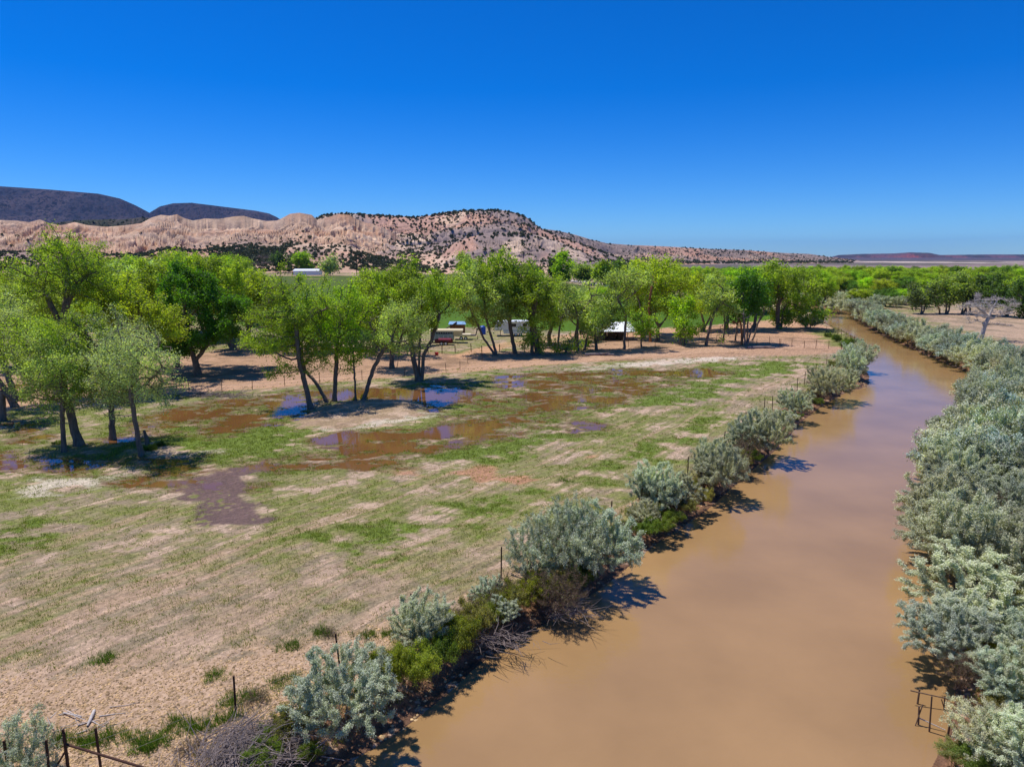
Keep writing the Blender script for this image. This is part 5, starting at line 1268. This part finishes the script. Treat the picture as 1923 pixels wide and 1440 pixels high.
    part('drawbar', M['darkmetal'], t, lambda b: (bmbox(b, (2.0, 0, .42), (1.0, .1, .1)), bmcyl(b, (2.4, 0, .4), (2.4, 0, 0), .04)))
    part('cover', M['darkred'], t, lambda b: bmprism(b, [(-.75, .98), (0, 1.2), (.75, .98)], -.9, 1.3))
    wheel(t, -.35, -.82, .33, .2); wheel(t, .4, -.82, .33, .2)
    # lean-to shelters behind
    x, y = G(858, 630)
    t = empty('lean_to_shed', (x, y + 2, 0), 'small brown shed with a pale blue sloping metal roof behind the stock trailer', 'shed')
    part('wall', M['wood'], t, lambda b: bmbox(b, (0, 0, 1.0), (2.8, 2.2, 2.0)))
    part('roof', M['bluemetal'], t, lambda b: bmbox(b, (0, 0, 2.22), (3.4, 2.8, .08), 0, ('X', .12)))
    x, y = G(838, 632)
    t = empty('wooden_ramp_roof', (x, y + 3, 0), 'dark steep sloping wooden roof leaning left of the blue roofed shed', 'shelter')
    part('roof', M['darkwood'], t, lambda b: bmbox(b, (.2, 0, 1.5), (3.6, 2.4, .12), 0, ('Y', -.55)))
    for sy in (-1, 1): part('post', M['darkwood'], t, lambda b: bmcyl(b, (1.4, sy, 0), (1.4, sy, 2.1), .07))
    # blue barrel
    x, y = G(907, 628)
    t = empty('blue_tank', (x, y, 0), 'upright blue plastic tank among the cottonwood trunks', 'tank')
    part('drum', M['blue'], t, lambda b: (bmcyl(b, (0, 0, 0), (0, 0, 1.55), .55, seg=24), bmcyl(b, (0, 0, .5), (0, 0, .56), .575, seg=24), bmcyl(b, (0, 0, 1.05), (0, 0, 1.11), .575, seg=24)))
    part('lid', M['blue'], t, lambda b: (bmcyl(b, (0, 0, 1.55), (0, 0, 1.66), .55, .4, 24), bmcyl(b, (0, 0, 1.66), (0, 0, 1.72), .16, seg=12)))
    # travel trailer (fifth wheel)
    x, y = G(962, 632)
    t = empty('travel_trailer', (x, y + 1.3, 0), 'white travel trailer with a raised nose and a dark window, half hidden by trunks', 'camper trailer')
    def tb(b):
        pr = [(-3.4, 1.25), (-3.4, 2.1), (-3.0, 2.75), (-2.6, 2.95), (3.3, 2.95), (3.4, 2.8), (3.4, .55), (-1.6, .55), (-1.8, 1.25)]
        a = [b.verts.new((px_, -1.2, pz_)) for px_, pz_ in pr]; c = [b.verts.new((px_, 1.2, pz_)) for px_, pz_ in pr]
        b.faces.new(a); b.faces.new(c[::-1])
        for i in range(len(pr)):
            j = (i + 1) % len(pr); b.faces.new((a[j], a[i], c[i], c[j]))
    part('body', M['white'], t, tb)
    for wx, ww in ((-2.5, .75), (.2, 1.1), (2.4, .8)):
        f = part('window', M['darkmetal'], t, lambda b: bmbox(b, (wx, -1.21, 2.15), (ww, .04, .6)))
        part('pane', M['glass'], f, lambda b: bmbox(b, (wx, -1.235, 2.15), (ww - .12, .02, .48)))
    part('door', M['siding'], t, lambda b: bmbox(b, (1.3, -1.215, 1.6), (.65, .04, 1.8)))
    part('awning', M['siding'], t, lambda b: bmcyl(b, (-1.2, -1.3, 2.8), (2.8, -1.3, 2.8), .08))
    part('stripe', M['bluemetal'], t, lambda b: bmbox(b, (.8, -1.207, 1.15), (4.9, .02, .14)))
    for dx in (.7, 1.55): wheel(t, dx, -1.05, .36)
    part('jack', M['darkmetal'], t, lambda b: (bmcyl(b, (-2.3, -.8, 0), (-2.3, -.8, 1.3), .05), bmcyl(b, (-2.3, .8, 0), (-2.3, .8, 1.3), .05), bmbox(b, (-2.6, 0, 1.15), (1.2, .5, .18))))
    # red bucket
    x, y = G(820, 667)
    t = empty('red_bucket', (x, y, 0), 'red bucket on the ground by the wire fence below the trailers', 'bucket')
    part('tub', M['red'], t, lambda b: bmcyl(b, (0, 0, 0), (0, 0, .45), .24, .32, 16))
    part('handle', M['darkmetal'], t, lambda b: [bmcyl(b, (.31 * cos(a), 0, .43 + .2 * sin(a)), (.31 * cos(a + .4), 0, .43 + .2 * sin(a + .4)), .015, seg=5) for a in np.arange(0, 2.9, .4)])
    # pale boulders under the far trees
    for i, px in enumerate(np.linspace(1076, 1142, 15)):
        x, y = G(px + rng.normal() * 1.2, 529.5 + (px - 1076) * .16 + rng.normal() * .6)
        bm = bmesh.new(); bmesh.ops.create_icosphere(bm, subdivisions=2, radius=1)
        s = rng.uniform(.9, 1.5)
        for v in bm.verts:
            q = 1 + .35 * (vn(v.co.x * 1.7 + i * 3, v.co.y * 1.7 + v.co.z * 2.1, i) - .5) * 2
            v.co = Vector((v.co.x * s * q * 1.2, v.co.y * s * q, v.co.z * s * q * .8))
        o = fin(bm, 'boulder', M['rock'], None, (x, y, s * .4)); prop(o, ORDW[i] + ' pale boulder from the left under the trees beyond the green field', 'boulder', 'pale boulders under the far tree line')

    # fences ------------------------------------------------------------
    def fence(name, lb, posts, hgt, rad, wires, mat='rust', z=0.0, wr=.012):
        pts = [G(px, py, z) for px, py in posts]
        t = empty(name, (pts[0][0], pts[0][1], z), lb, 'fence'); ox, oy = pts[0]
        prev = None
        for i, (x, y) in enumerate(pts):
            h = hgt[i] if isinstance(hgt, (list, tuple)) else hgt * rng.uniform(.92, 1.08)
            lx, ly = rng.normal() * .03, rng.normal() * .03
            part('post', M[mat], t, lambda b: (bmbox(b, (x - ox + lx * h / 2, y - oy, h / 2 - .15), (rad * 2, rad * .7, h + .3), 0, ('Y', lx)), bmbox(b, (x - ox + lx * h / 2, y - oy + rad, h / 2 - .15), (rad * .6, rad * 1.6, h + .3), 0, ('Y', lx))))
        if wires:
            P0 = []; P1 = []
            for (xa, ya), (xb, yb) in zip(pts[:-1], pts[1:]):
                for wz in wires:
                    n = 4
                    for q in range(n):
                        a0 = q / n; a1 = (q + 1) / n
                        sag = lambda s_: wz - .10 * 4 * s_ * (1 - s_) * .5
                        P0.append((xa + (xb - xa) * a0 - ox, ya + (yb - ya) * a0 - oy, sag(a0))); P1.append((xa + (xb - xa) * a1 - ox, ya + (yb - ya) * a1 - oy, sag(a1)))
            link('wire', tubes('wire', P0, P1, np.full(len(P0), wr), np.full(len(P0), wr), M['wire'], 3), t)
        return t, ox, oy
    posts = [(20,1480),(95,1478),(131,1462),(190,1450),(443,1342),(640,1262),(770,1180),(941,1085),(1045,1022),(1147,990),(1203,962),(1291,897),(1327,870),(1358,845),(1400,805),(1435,775),(1450,772),(1467,762),(1471,758),(1483,752),(1497,735),(1510,724),(1530,708),(1552,690),(1572,676),(1590,666),(1598,660),(1606,655),(1603,648),(1596,643),(1588,638),(1580,634),(1572,631),(1564,628),(1552,625)]
    t, ox, oy = fence('wire_fence', 'rusty steel post and wire fence running along the left river bank', posts, 1.55, .032, (.35, .7, 1.05, 1.35), wr=.006)
    a = G(131, 1462); c = G(275, 1490)
    part('brace_rail', M['rust'], t, lambda b: (bmcyl(b, (a[0] - ox, a[1] - oy, 1.15), (c[0] - ox, c[1] - oy, .85), .035), bmcyl(b, (G(95,1478)[0] - ox, G(95,1478)[1] - oy, .3), (a[0] - ox, a[1] - oy, .95), .03), bmcyl(b, (a[0] - ox, a[1] - oy, -.1), (a[0] - ox, a[1] - oy, 1.5), .045)))
    fence('wire_fence', 'thin post and wire fence along the near side of the dirt road', [(-30,752),(120,748),(240,742),(290,740),(355,738),(417,736),(474,733),(535,726),(600,721),(680,715),(760,708),(838,700),(864,696),(878,682),(905,678)], 1.25, .03, (.4, .8, 1.1), 'post', wr=.01)
    fence('wire_fence', 'wire fence with wooden posts across the grass below the trailers', [(700,668),(740,667),(765,666),(804,665),(830,664.5),(855,663),(885,661),(905,664),(938,661),(985,660),(1040,657),(1078,655),(1120,652)], 1.3, .06, (.4, .8, 1.1), 'post', wr=.01)
    fence('wire_fence', 'thin wire fence between the dirt road and the sandy yard by the river', [(1180,652),(1230,652),(1280,650),(1313,643),(1345,645),(1380,650),(1420,650),(1445,646),(1463,651),(1466,651),(1487,652),(1510,654),(1532,654),(1556,655),(1580,657)], 1.4, .035, (.4, .8, 1.15), 'post', wr=.01)
    # corral panels
    cpts = [(1318,632),(1335,630),(1352,628),(1368,632),(1385,630),(1400,629),(1411,622)]
    pts = [G(*q) for q in cpts]; ox, oy = pts[0]
    t = empty('corral', (ox, oy, 0), 'dark pipe-rail corral on the sandy yard behind the bare stems', 'corral')
    for (xa, ya), (xb, yb) in zip(pts[:-1], pts[1:]):
        part('panel', M['darkmetal'], t, lambda b: ([bmcyl(b, (xa - ox, ya - oy, z_), (xb - ox, yb - oy, z_), .035, seg=6) for z_ in (.4, .8, 1.2, 1.6)], bmcyl(b, (xa - ox, ya - oy, 0), (xa - ox, ya - oy, 1.7), .05, seg=6)))
    # timber frame standing in the river
    def Wp(px, py, z): x, y = G(px, py, z); return Vector((x, y, z))
    base = Wp(1745, 1390, WZ)
    t = empty('timber_frame', base, 'rickety frame of weathered poles standing in the water at the lower right', 'frame')
    def pole(name, a, b_, r, mat='twig'):
        part(name, M[mat], t, lambda b: bmcyl(b, a - base, b_ - base, r * .62, r * .5, 7))
    p1 = Wp(1724, 1375, WZ - .3); p2 = Wp(1744, 1388, WZ - .3); p3 = Wp(1773, 1342, WZ - .2); p4 = Wp(1721, 1335, WZ - .3)
    def topat(p, px, py):     # a point over p at the height that shows at py
        a_, dy, dz = ray(px, py); t_ = p.y / dy; return Vector((a_ * t_, p.y, CH + dz * t_))
    pole('post', p1, topat(p1, 1726, 1325), .055); pole('post', p2, topat(p2, 1750, 1307), .05); pole('post', p3, topat(p3, 1774, 1309), .05); pole('post', p4, topat(p4, 1727, 1293), .06)
    pole('post', Wp(1779, 1385, WZ - .1), topat(Wp(1779, 1385, WZ), 1786, 1345), .06)
    q0 = topat(p4, 1710, 1296); q1 = topat(p3, 1782, 1312)
    pole('rail', q0, q1, .04); 
    pole('rail', topat(p4, 1727, 1341), topat(p3, 1778, 1360) , .045); pole('rail', topat(p1, 1725, 1347), topat(p2, 1775, 1370), .035, 'bark_white'); pole('brace', topat(p1, 1733, 1322), Wp(1719, 1362, WZ), .035)
    pole('rail', topat(p3, 1768, 1312), topat(p3, 1776, 1340), .03)
    # brush pile and driftwood on the near left bank
    def sticks(px, py, n, L0, L1, rad, hgt, spread, mat, name, lb, cat, dirx=None, z=0.0):
        x, y = G(px, py, z); A = rng.normal(size=(n, 3)) * np.array(spread); A[:, 2] = np.abs(A[:, 2]) * hgt * np.exp(-(A[:, 0] ** 2 + A[:, 1] ** 2) / (spread[0] ** 2 * 3)) + .05
        d = rng.normal(size=(n, 3)); d[:, 2] *= .35
        if dirx is not None: d += np.array(dirx) * 1.4
        d /= np.linalg.norm(d, axis=1)[:, None]; L = rng.uniform(L0, L1, n)
        kink = d + rng.normal(size=(n, 3)) * .25; M1 = A + d * (L / 2)[:, None]; E = M1 + kink * (L / 2)[:, None]
        E[:, 2] = np.maximum(E[:, 2], .02); M1[:, 2] = np.maximum(M1[:, 2], .03)
        r = rad * rng.uniform(.35, 1.3, n)
        me = tubes(name, np.vstack([A, M1]), np.vstack([M1, E]), np.concatenate([r, r * .8]), np.concatenate([r * .8, r * .3]), M[mat], 5)
        o = link(name, me, None, (x, y, z)); prop(o, lb, cat); return o
    sticks(470, 1405, 520, .4, 1.5, .014, .55, (.75, .5, .5), 'oldwood', 'brush_pile', 'heap of grey dead branches on the near left bank left of the big silver shrub', 'brush pile', (1, .5, .1))
    sticks(430, 1440, 480, .3, 1.2, .011, .5, (.75, .4, .5), 'oldwood', 'brush_pile', 'tangled heap of purplish grey twigs at the bottom edge, nearest the camera', 'brush pile', (.3, 1, .2))
    sticks(142, 1352, 16, .4, 1.1, .022, .12, (.55, .25, .2), 'bark_white', 'driftwood', 'scattered bleached driftwood sticks on the gravel at lower left', 'driftwood', (1, .2, 0))
    x, y = G(172, 1356); 
    me = tubes('driftwood_log', [(0, 0, .08), (.12, -.35, .1)], [(.12, -.35, .1), (.22, -.75, .07)], [.05, .06], [.06, .03], M['bark_white'], 8)
    prop(link('driftwood_log', me, None, (x - .2, y + .5, 0)), 'short bleached white log lying on the gravel at lower left', 'log')
    sticks(1060, 1150, 160, .4, 1.5, .012, .6, (.5, .3, .4), 'oldwood', 'brush_pile', 'grey dead twigs hanging toward the water below the big silver thicket', 'brush pile', (.6, -.6, .3), -.4)
    sticks(925, 1205, 120, .4, 1.3, .012, .5, (.6, .3, .4), 'oldwood', 'brush_pile', 'grey dead twigs on the bank between the green bushes', 'brush pile', (.6, -.6, .2), -.3)
    sticks(395, 745, 200, .5, 2.0, .03, .5, (2.0, .6, .4), 'oldwood', 'brush_pile', 'low heap of dead branches between the road and the brown wetland', 'brush pile', (1, 0, 0))
    sticks(990, 668, 60, .6, 2.4, .045, .4, (2.5, .5, .3), 'oldwood', 'brush_pile', 'fallen branches lying at the feet of the roadside trees', 'brush pile', (1, 0, 0))
    for (px, py, lb) in [(1428,655,'fallen grey log lying by the dirt road below the bare stems'),(1125,668,'fallen dark branch lying on the road verge below the canopy')]:
        x, y = G(px, py)
        me = tubes('fallen_log', [(-2.2, 0, .2), (0, .3, .22), (.3, .3, .25)], [(0, .3, .22), (2.4, 0, .16), (1.5, -.7, .6)], [.2, .22, .1], [.2, .12, .04], M['oldwood'], 8)
        prop(link('fallen_log', me, None, (x, y, 0)), lb, 'log')
    # stump by the near left tree
    x, y = G(277, 838)
    me = tubes('tree_stump', [(0, 0, -.1), (0, 0, .6)], [(0, 0, .6), (-.15, 0, 1.3)], [.2, .16], [.16, .1], M['bark'], 9)
    prop(link('tree_stump', me, None, (x, y, 0)), 'short dark broken stump right of the nearest slim tree', 'stump')

def build_groundcover():
    rng = np.random.default_rng(21)
    # pebbles on the gravel strip
    n = 26000
    px = rng.uniform(-260, 780, n); py = rng.uniform(1150, 1500, n)
    XY = np.array([G(a, b) for a, b in zip(px, py)])
    k = poly_sd(XY[:, 0], XY[:, 1], GRAVEL) + rng.normal(size=n) * .5
    d, z, *_ = ground_fields(XY[:, 0], XY[:, 1])
    m = (k > 0) & (d > .6); XY = XY[m]; z = z[m]; n = len(XY)
    # a few stones on the banks and the bar
    o8 = np.array([(1,0,0),(0,1,0),(-1,0,0),(0,-1,0),(0,0,.7),(0,0,-.5)], float)
    F8 = np.array([(0,1,4),(1,2,4),(2,3,4),(3,0,4),(1,0,5),(2,1,5),(3,2,5),(0,3,5)])
    def stones(XY, z, s0, s1, mat, name, lb):
        n = len(XY); s = rng.uniform(s0, s1, n) * rng.uniform(.6, 1.4, n); a = rng.uniform(0, 6.28, n)
        jit_ = 1 + rng.normal(size=(n, 6, 3)) * .22
        V = o8[None] * jit_ * s[:, None, None] * np.array([1, .8, .8])
        c, s_ = np.cos(a)[:, None], np.sin(a)[:, None]
        V = np.stack([V[..., 0] * c - V[..., 1] * s_, V[..., 0] * s_ + V[..., 1] * c, V[..., 2]], -1)
        V += np.concatenate([XY, z[:, None]], 1)[:, None, :]
        F = (F8[None] + (np.arange(n) * 6)[:, None, None]).reshape(-1, 3)
        me = mesh_arr(name, V.reshape(-1, 3), F, mat, False, {'tint': ('FLOAT', np.repeat(rng.uniform(0, 1, n), 6))})
        o = link(name, me); prop(o, lb, 'stones', None, 'stuff')
    stones(XY, z + .01, .022, .05, M['pebble'], 'gravel', 'tan river gravel strewn over the near bank strip')
    nb = 1500; t = rng.random(nb); idx = rng.integers(0, len(BLs) - 1, nb); q = BLs[idx] + (BLs[idx + 1] - BLs[idx]) * t[:, None] + rng.normal(size=(nb, 2)) * .7
    bq = np.array(BARC) + rng.normal(size=(900, 2)) * np.array([2.4, 1.5]); q = np.vstack([q, bq])
    d, z, *_ = ground_fields(q[:, 0], q[:, 1]); m = (z > WZ - .03) & (d < 2.5)
    stones(q[m], z[m] + .01, .03, .09, M['pebble'], 'bank_stones', 'small pale and brown stones along the waterline and gravel bar')
    # grass
    def blades(XY, z, h, wd, per, mat, color, name, lb, spr=.06):
        n = len(XY); C0 = np.repeat(np.concatenate([XY, z[:, None]], 1), per, 0); m_ = len(C0)
        C0[:, :2] += rng.normal(size=(m_, 2)) * spr
        hh = np.repeat(h, per) * rng.uniform(.6, 1.2, m_); a = rng.uniform(0, 6.28, m_); lean = rng.normal(size=(m_, 2)) * .45
        w_ = np.repeat(wd, per)
        A = C0 + np.stack([np.cos(a) * w_, np.sin(a) * w_, np.zeros(m_)], 1) * .5; B = C0 - np.stack([np.cos(a) * w_, np.sin(a) * w_, np.zeros(m_)], 1) * .5
        T = C0 + np.stack([lean[:, 0] * hh, lean[:, 1] * hh, hh], 1)
        V = np.stack([A, B, T], 1).reshape(-1, 3)
        me = mesh_arr(name, V, np.arange(m_ * 3).reshape(-1, 3), mat, False, {'tint': ('FLOAT', np.repeat(np.repeat(rng.uniform(0, 1, n), per), 3))})
        o = link(name, me); o.color = color; prop(o, lb, 'grass', None, 'stuff')
    # spread over the field evenly in view up to 110 m
    n = 170000
    px = rng.uniform(-60, 1700, n); py = 640 + (1430 - 640) * rng.random(n) ** .9
    aa = (px - 961.5) / FPX; bb = (py - 720) / FPX; dz = -sin(TILT) - bb * cos(TILT); tt = CH / -dz
    X = aa * tt; Y = (cos(TILT) - bb * sin(TILT)) * tt
    d, z, pf, sh, wat, isl, *_ = ground_fields(X, Y)
    blot = fbm(X * .13, Y * .13, 4, 51); blot2 = fbm(X * .55, Y * .8, 4, 61); fine = fbm(X * 2.2, Y * 2.8, 3, 71)
    gg = np.full(X.shape, -12.0)
    for L in GREENS: gg = np.maximum(gg, poly_sd(X, Y, L))
    pr = ss(.5, .64, blot2 * .5 + fine * .3 + blot * .2) * .5 + ss(-1, 1.5, gg + (blot2 - .5) * 8) * .9
    wetz = np.maximum(pf, sh); pr = np.maximum(pr, ss(-2.5, 0, wetz) * ss(.42, .56, fine * .5 + blot2 * .5))
    pr = np.maximum(pr, .10 + .12 * ss(.4, .6, blot2))
    pr *= (d > 2.6) * (wat < .6) * (poly_sd(X, Y, MUD) < 0) * (isl < 0) * (poly_sd(X, Y, YARD) < .5) * (poly_sd(X, Y, GRAVEL) < 0)
    pr *= lerp(.8, 1, ss(28, 45, Y))
    m = rng.random(n) < pr
    XY = np.stack([X, Y], 1)[m]; z = z[m]; Yd = Y[m]
    blades(XY, z, .03 + .0012 * Yd + rng.uniform(0, .06, m.sum()), .008 + .0006 * Yd, 5, M['grass'], (.19, .22, .035, 1), 'grass', 'low green grass and weeds growing over the field and wetland', .10)
    # tall tufts near the fence
    tl = [(300,1385),(285,1400),(335,1360),(245,1385),(155,1395),(175,1400),(200,1385),(117,1388),(405,1270),(435,1320),(520,1285),(470,1310),(555,1275),(360,1370),(385,1365),(430,1350),(270,1405),(195,1240),(690,1195),(730,1190),(600,1190),(545,1215),(1060,905),(335,745),(345,750),(370,742),(425,742)]
    XY = []; hs_ = []
    for a, b in tl:
        x, y = G(a, b)
        for _ in range(38): XY.append((x + rng.normal() * .25, y + rng.normal() * .18)); hs_.append(rng.uniform(.15, .36))
    XY = np.array(XY); blades(XY, np.zeros(len(XY)), np.array(hs_), np.full(len(XY), .02), 9, M['grass'], (.10, .17, .02, 1), 'grass_tufts', 'deep green grass tufts on the near bank and road verge', .05)
    # dry weeds and grass along the bank top
    nb = 5200; idx = rng.integers(0, len(BLs) - 1, nb); q = BLs[idx] + (BLs[idx + 1] - BLs[idx]) * rng.random(nb)[:, None]
    q += rng.normal(size=(nb, 2)) * 1.6
    d, z, *_ = ground_fields(q[:, 0], q[:, 1]); m = (d > .8) & (d < 5) & (q[:, 1] < 150)
    blades(q[m], z[m], rng.uniform(.12, .4, m.sum()), np.full(m.sum(), .02) + q[m][:, 1] * .0004, 8, M['grass'], (.26, .25, .09, 1), 'bank_grass', 'olive and straw coloured weeds growing along the left bank', .12)
    nb = 5200; idx = rng.integers(0, len(BRs) - 1, nb); q = BRs[idx] + (BRs[idx + 1] - BRs[idx]) * rng.random(nb)[:, None]
    q += rng.normal(size=(nb, 2)) * 2.2
    d, z, *_ = ground_fields(q[:, 0], q[:, 1]); m = (d > .5) & (d < 9) & (q[:, 1] < 150)
    blades(q[m], z[m], rng.uniform(.15, .45, m.sum()), np.full(m.sum(), .02) + q[m][:, 1] * .0004, 8, M['grass'], (.26, .26, .08, 1), 'bank_grass', 'olive weeds growing under the silver shrubs of the right bank', .12)

# ---------------------------------------------------------------- run
M = {}
M['leaf'] = mat_leaf('leaf', .6, .52, .02, .5)
M['silver'] = mat_leaf('silver_leaf', .6, .22, .03, .34)
M['juniper'] = mat_leaf('juniper_leaf', .6, .1, .02, .35)
M['grass'] = mat_leaf('grass_blade', .6, .35, .01, .45)
M['pebble'] = mat_leaf('pebble', .7, 0.0, .02, .6)
M['bark'] = mat_bark('bark', srgb(124, 108, 96) * .9); M['bark_grey'] = mat_bark('bark_grey', srgb(132, 122, 114) * .9, .35)
M['bark_white'] = mat_bark('bark_white', srgb(190, 180, 172), .25); M['bark_red'] = mat_bark('bark_red', srgb(156, 104, 66), .4); M['twig'] = mat_bark('twig', srgb(112, 92, 76), .35)
M['oldwood'] = mat_bark('oldwood', srgb(142, 128, 122), .4); M['darkwood'] = mat_bark('darkwood', srgb(74, 56, 44), .3); M['wood'] = mat_bark('wood', srgb(140, 92, 60), .3)
M['rust'] = mat_plain('rusty_steel', srgb(74, 46, 34), .8, .2, .3, 8); M['post'] = mat_plain('fence_post', srgb(96, 62, 44), .85, 0, .25, 4)
M['wire'] = mat_plain('wire', srgb(120, 112, 104), .6, .5); M['white'] = mat_plain('white_paint', srgb(232, 234, 238), .45, 0, .05, .5); M['siding'] = mat_plain('white_siding', srgb(214, 220, 228), .5, 0, .05, .5)
M['darkgap'] = mat_plain('dark_opening', srgb(34, 32, 32), .6); M['darkmetal'] = mat_plain('dark_metal', srgb(52, 46, 44), .5, .4); M['paleteal'] = mat_plain('pale_teal_paint', srgb(168, 186, 184), .5)
M['cream'] = mat_plain('cream_paint', srgb(222, 204, 164), .5, 0, .06, .6); M['darkred'] = mat_plain('dark_red_paint', srgb(112, 26, 26), .4); M['red'] = mat_plain('red_plastic', srgb(200, 36, 24), .4)
M['blue'] = mat_plain('blue_plastic', srgb(24, 80, 190), .35, 0, .05); M['bluemetal'] = mat_plain('blue_roof_metal', srgb(140, 176, 204), .4, .1); M['tyre'] = mat_plain('tyre_rubber', srgb(34, 34, 34), .8)
M['glass'] = mat_plain('dark_glass', srgb(26, 30, 36), .1, 0, .02, 1, .8); M['rock'] = mat_plain('pale_rock', srgb(206, 190, 174), .9, 0, .12, 1.2); M['darkblock'] = mat_plain('dark_brown', srgb(84, 70, 56), .95, 0, .3, 8)
import time
_t = time.time()
def tick(s):
    global _t; print('TICK', s, round(time.time() - _t, 1), flush=True); _t = time.time()
build_ground(); tick('ground')
build_water(); tick('water')
build_hills(); tick('hills')
build_traced(); tick('traced')
build_woods(); tick('woods')
build_shrubs(); tick('shrubs')
build_junipers(); tick('junipers')
build_things(); tick('things')
build_groundcover(); tick('cover')
for o in sc.objects:
    if o.name.startswith(('gravel', 'bank_stones')) and o.type == 'MESH': o.color = (*(srgb(196, 164, 118) * .95), 1)

# ---------------------------------------------------------------- thin air
hm = bpy.data.materials.new('air_haze'); hm.use_nodes = True; nt = hm.node_tree; nt.nodes.clear()
pv = nt.nodes.new('ShaderNodeVolumePrincipled'); pv.inputs['Color'].default_value = (.2, .45, 1, 1); pv.inputs['Density'].default_value = 2.2e-5; pv.inputs['Anisotropy'].default_value = .0
om = nt.nodes.new('ShaderNodeOutputMaterial'); nt.links.new(pv.outputs[0], om.inputs['Volume'])
bm = bmesh.new(); bmbox(bm, (0, 14000, 345), (36000, 34000, 700)); hz_ = fin(bm, 'haze', hm)
prop(hz_, 'thin blue haze of the air over the valley', 'haze', None, 'stuff')
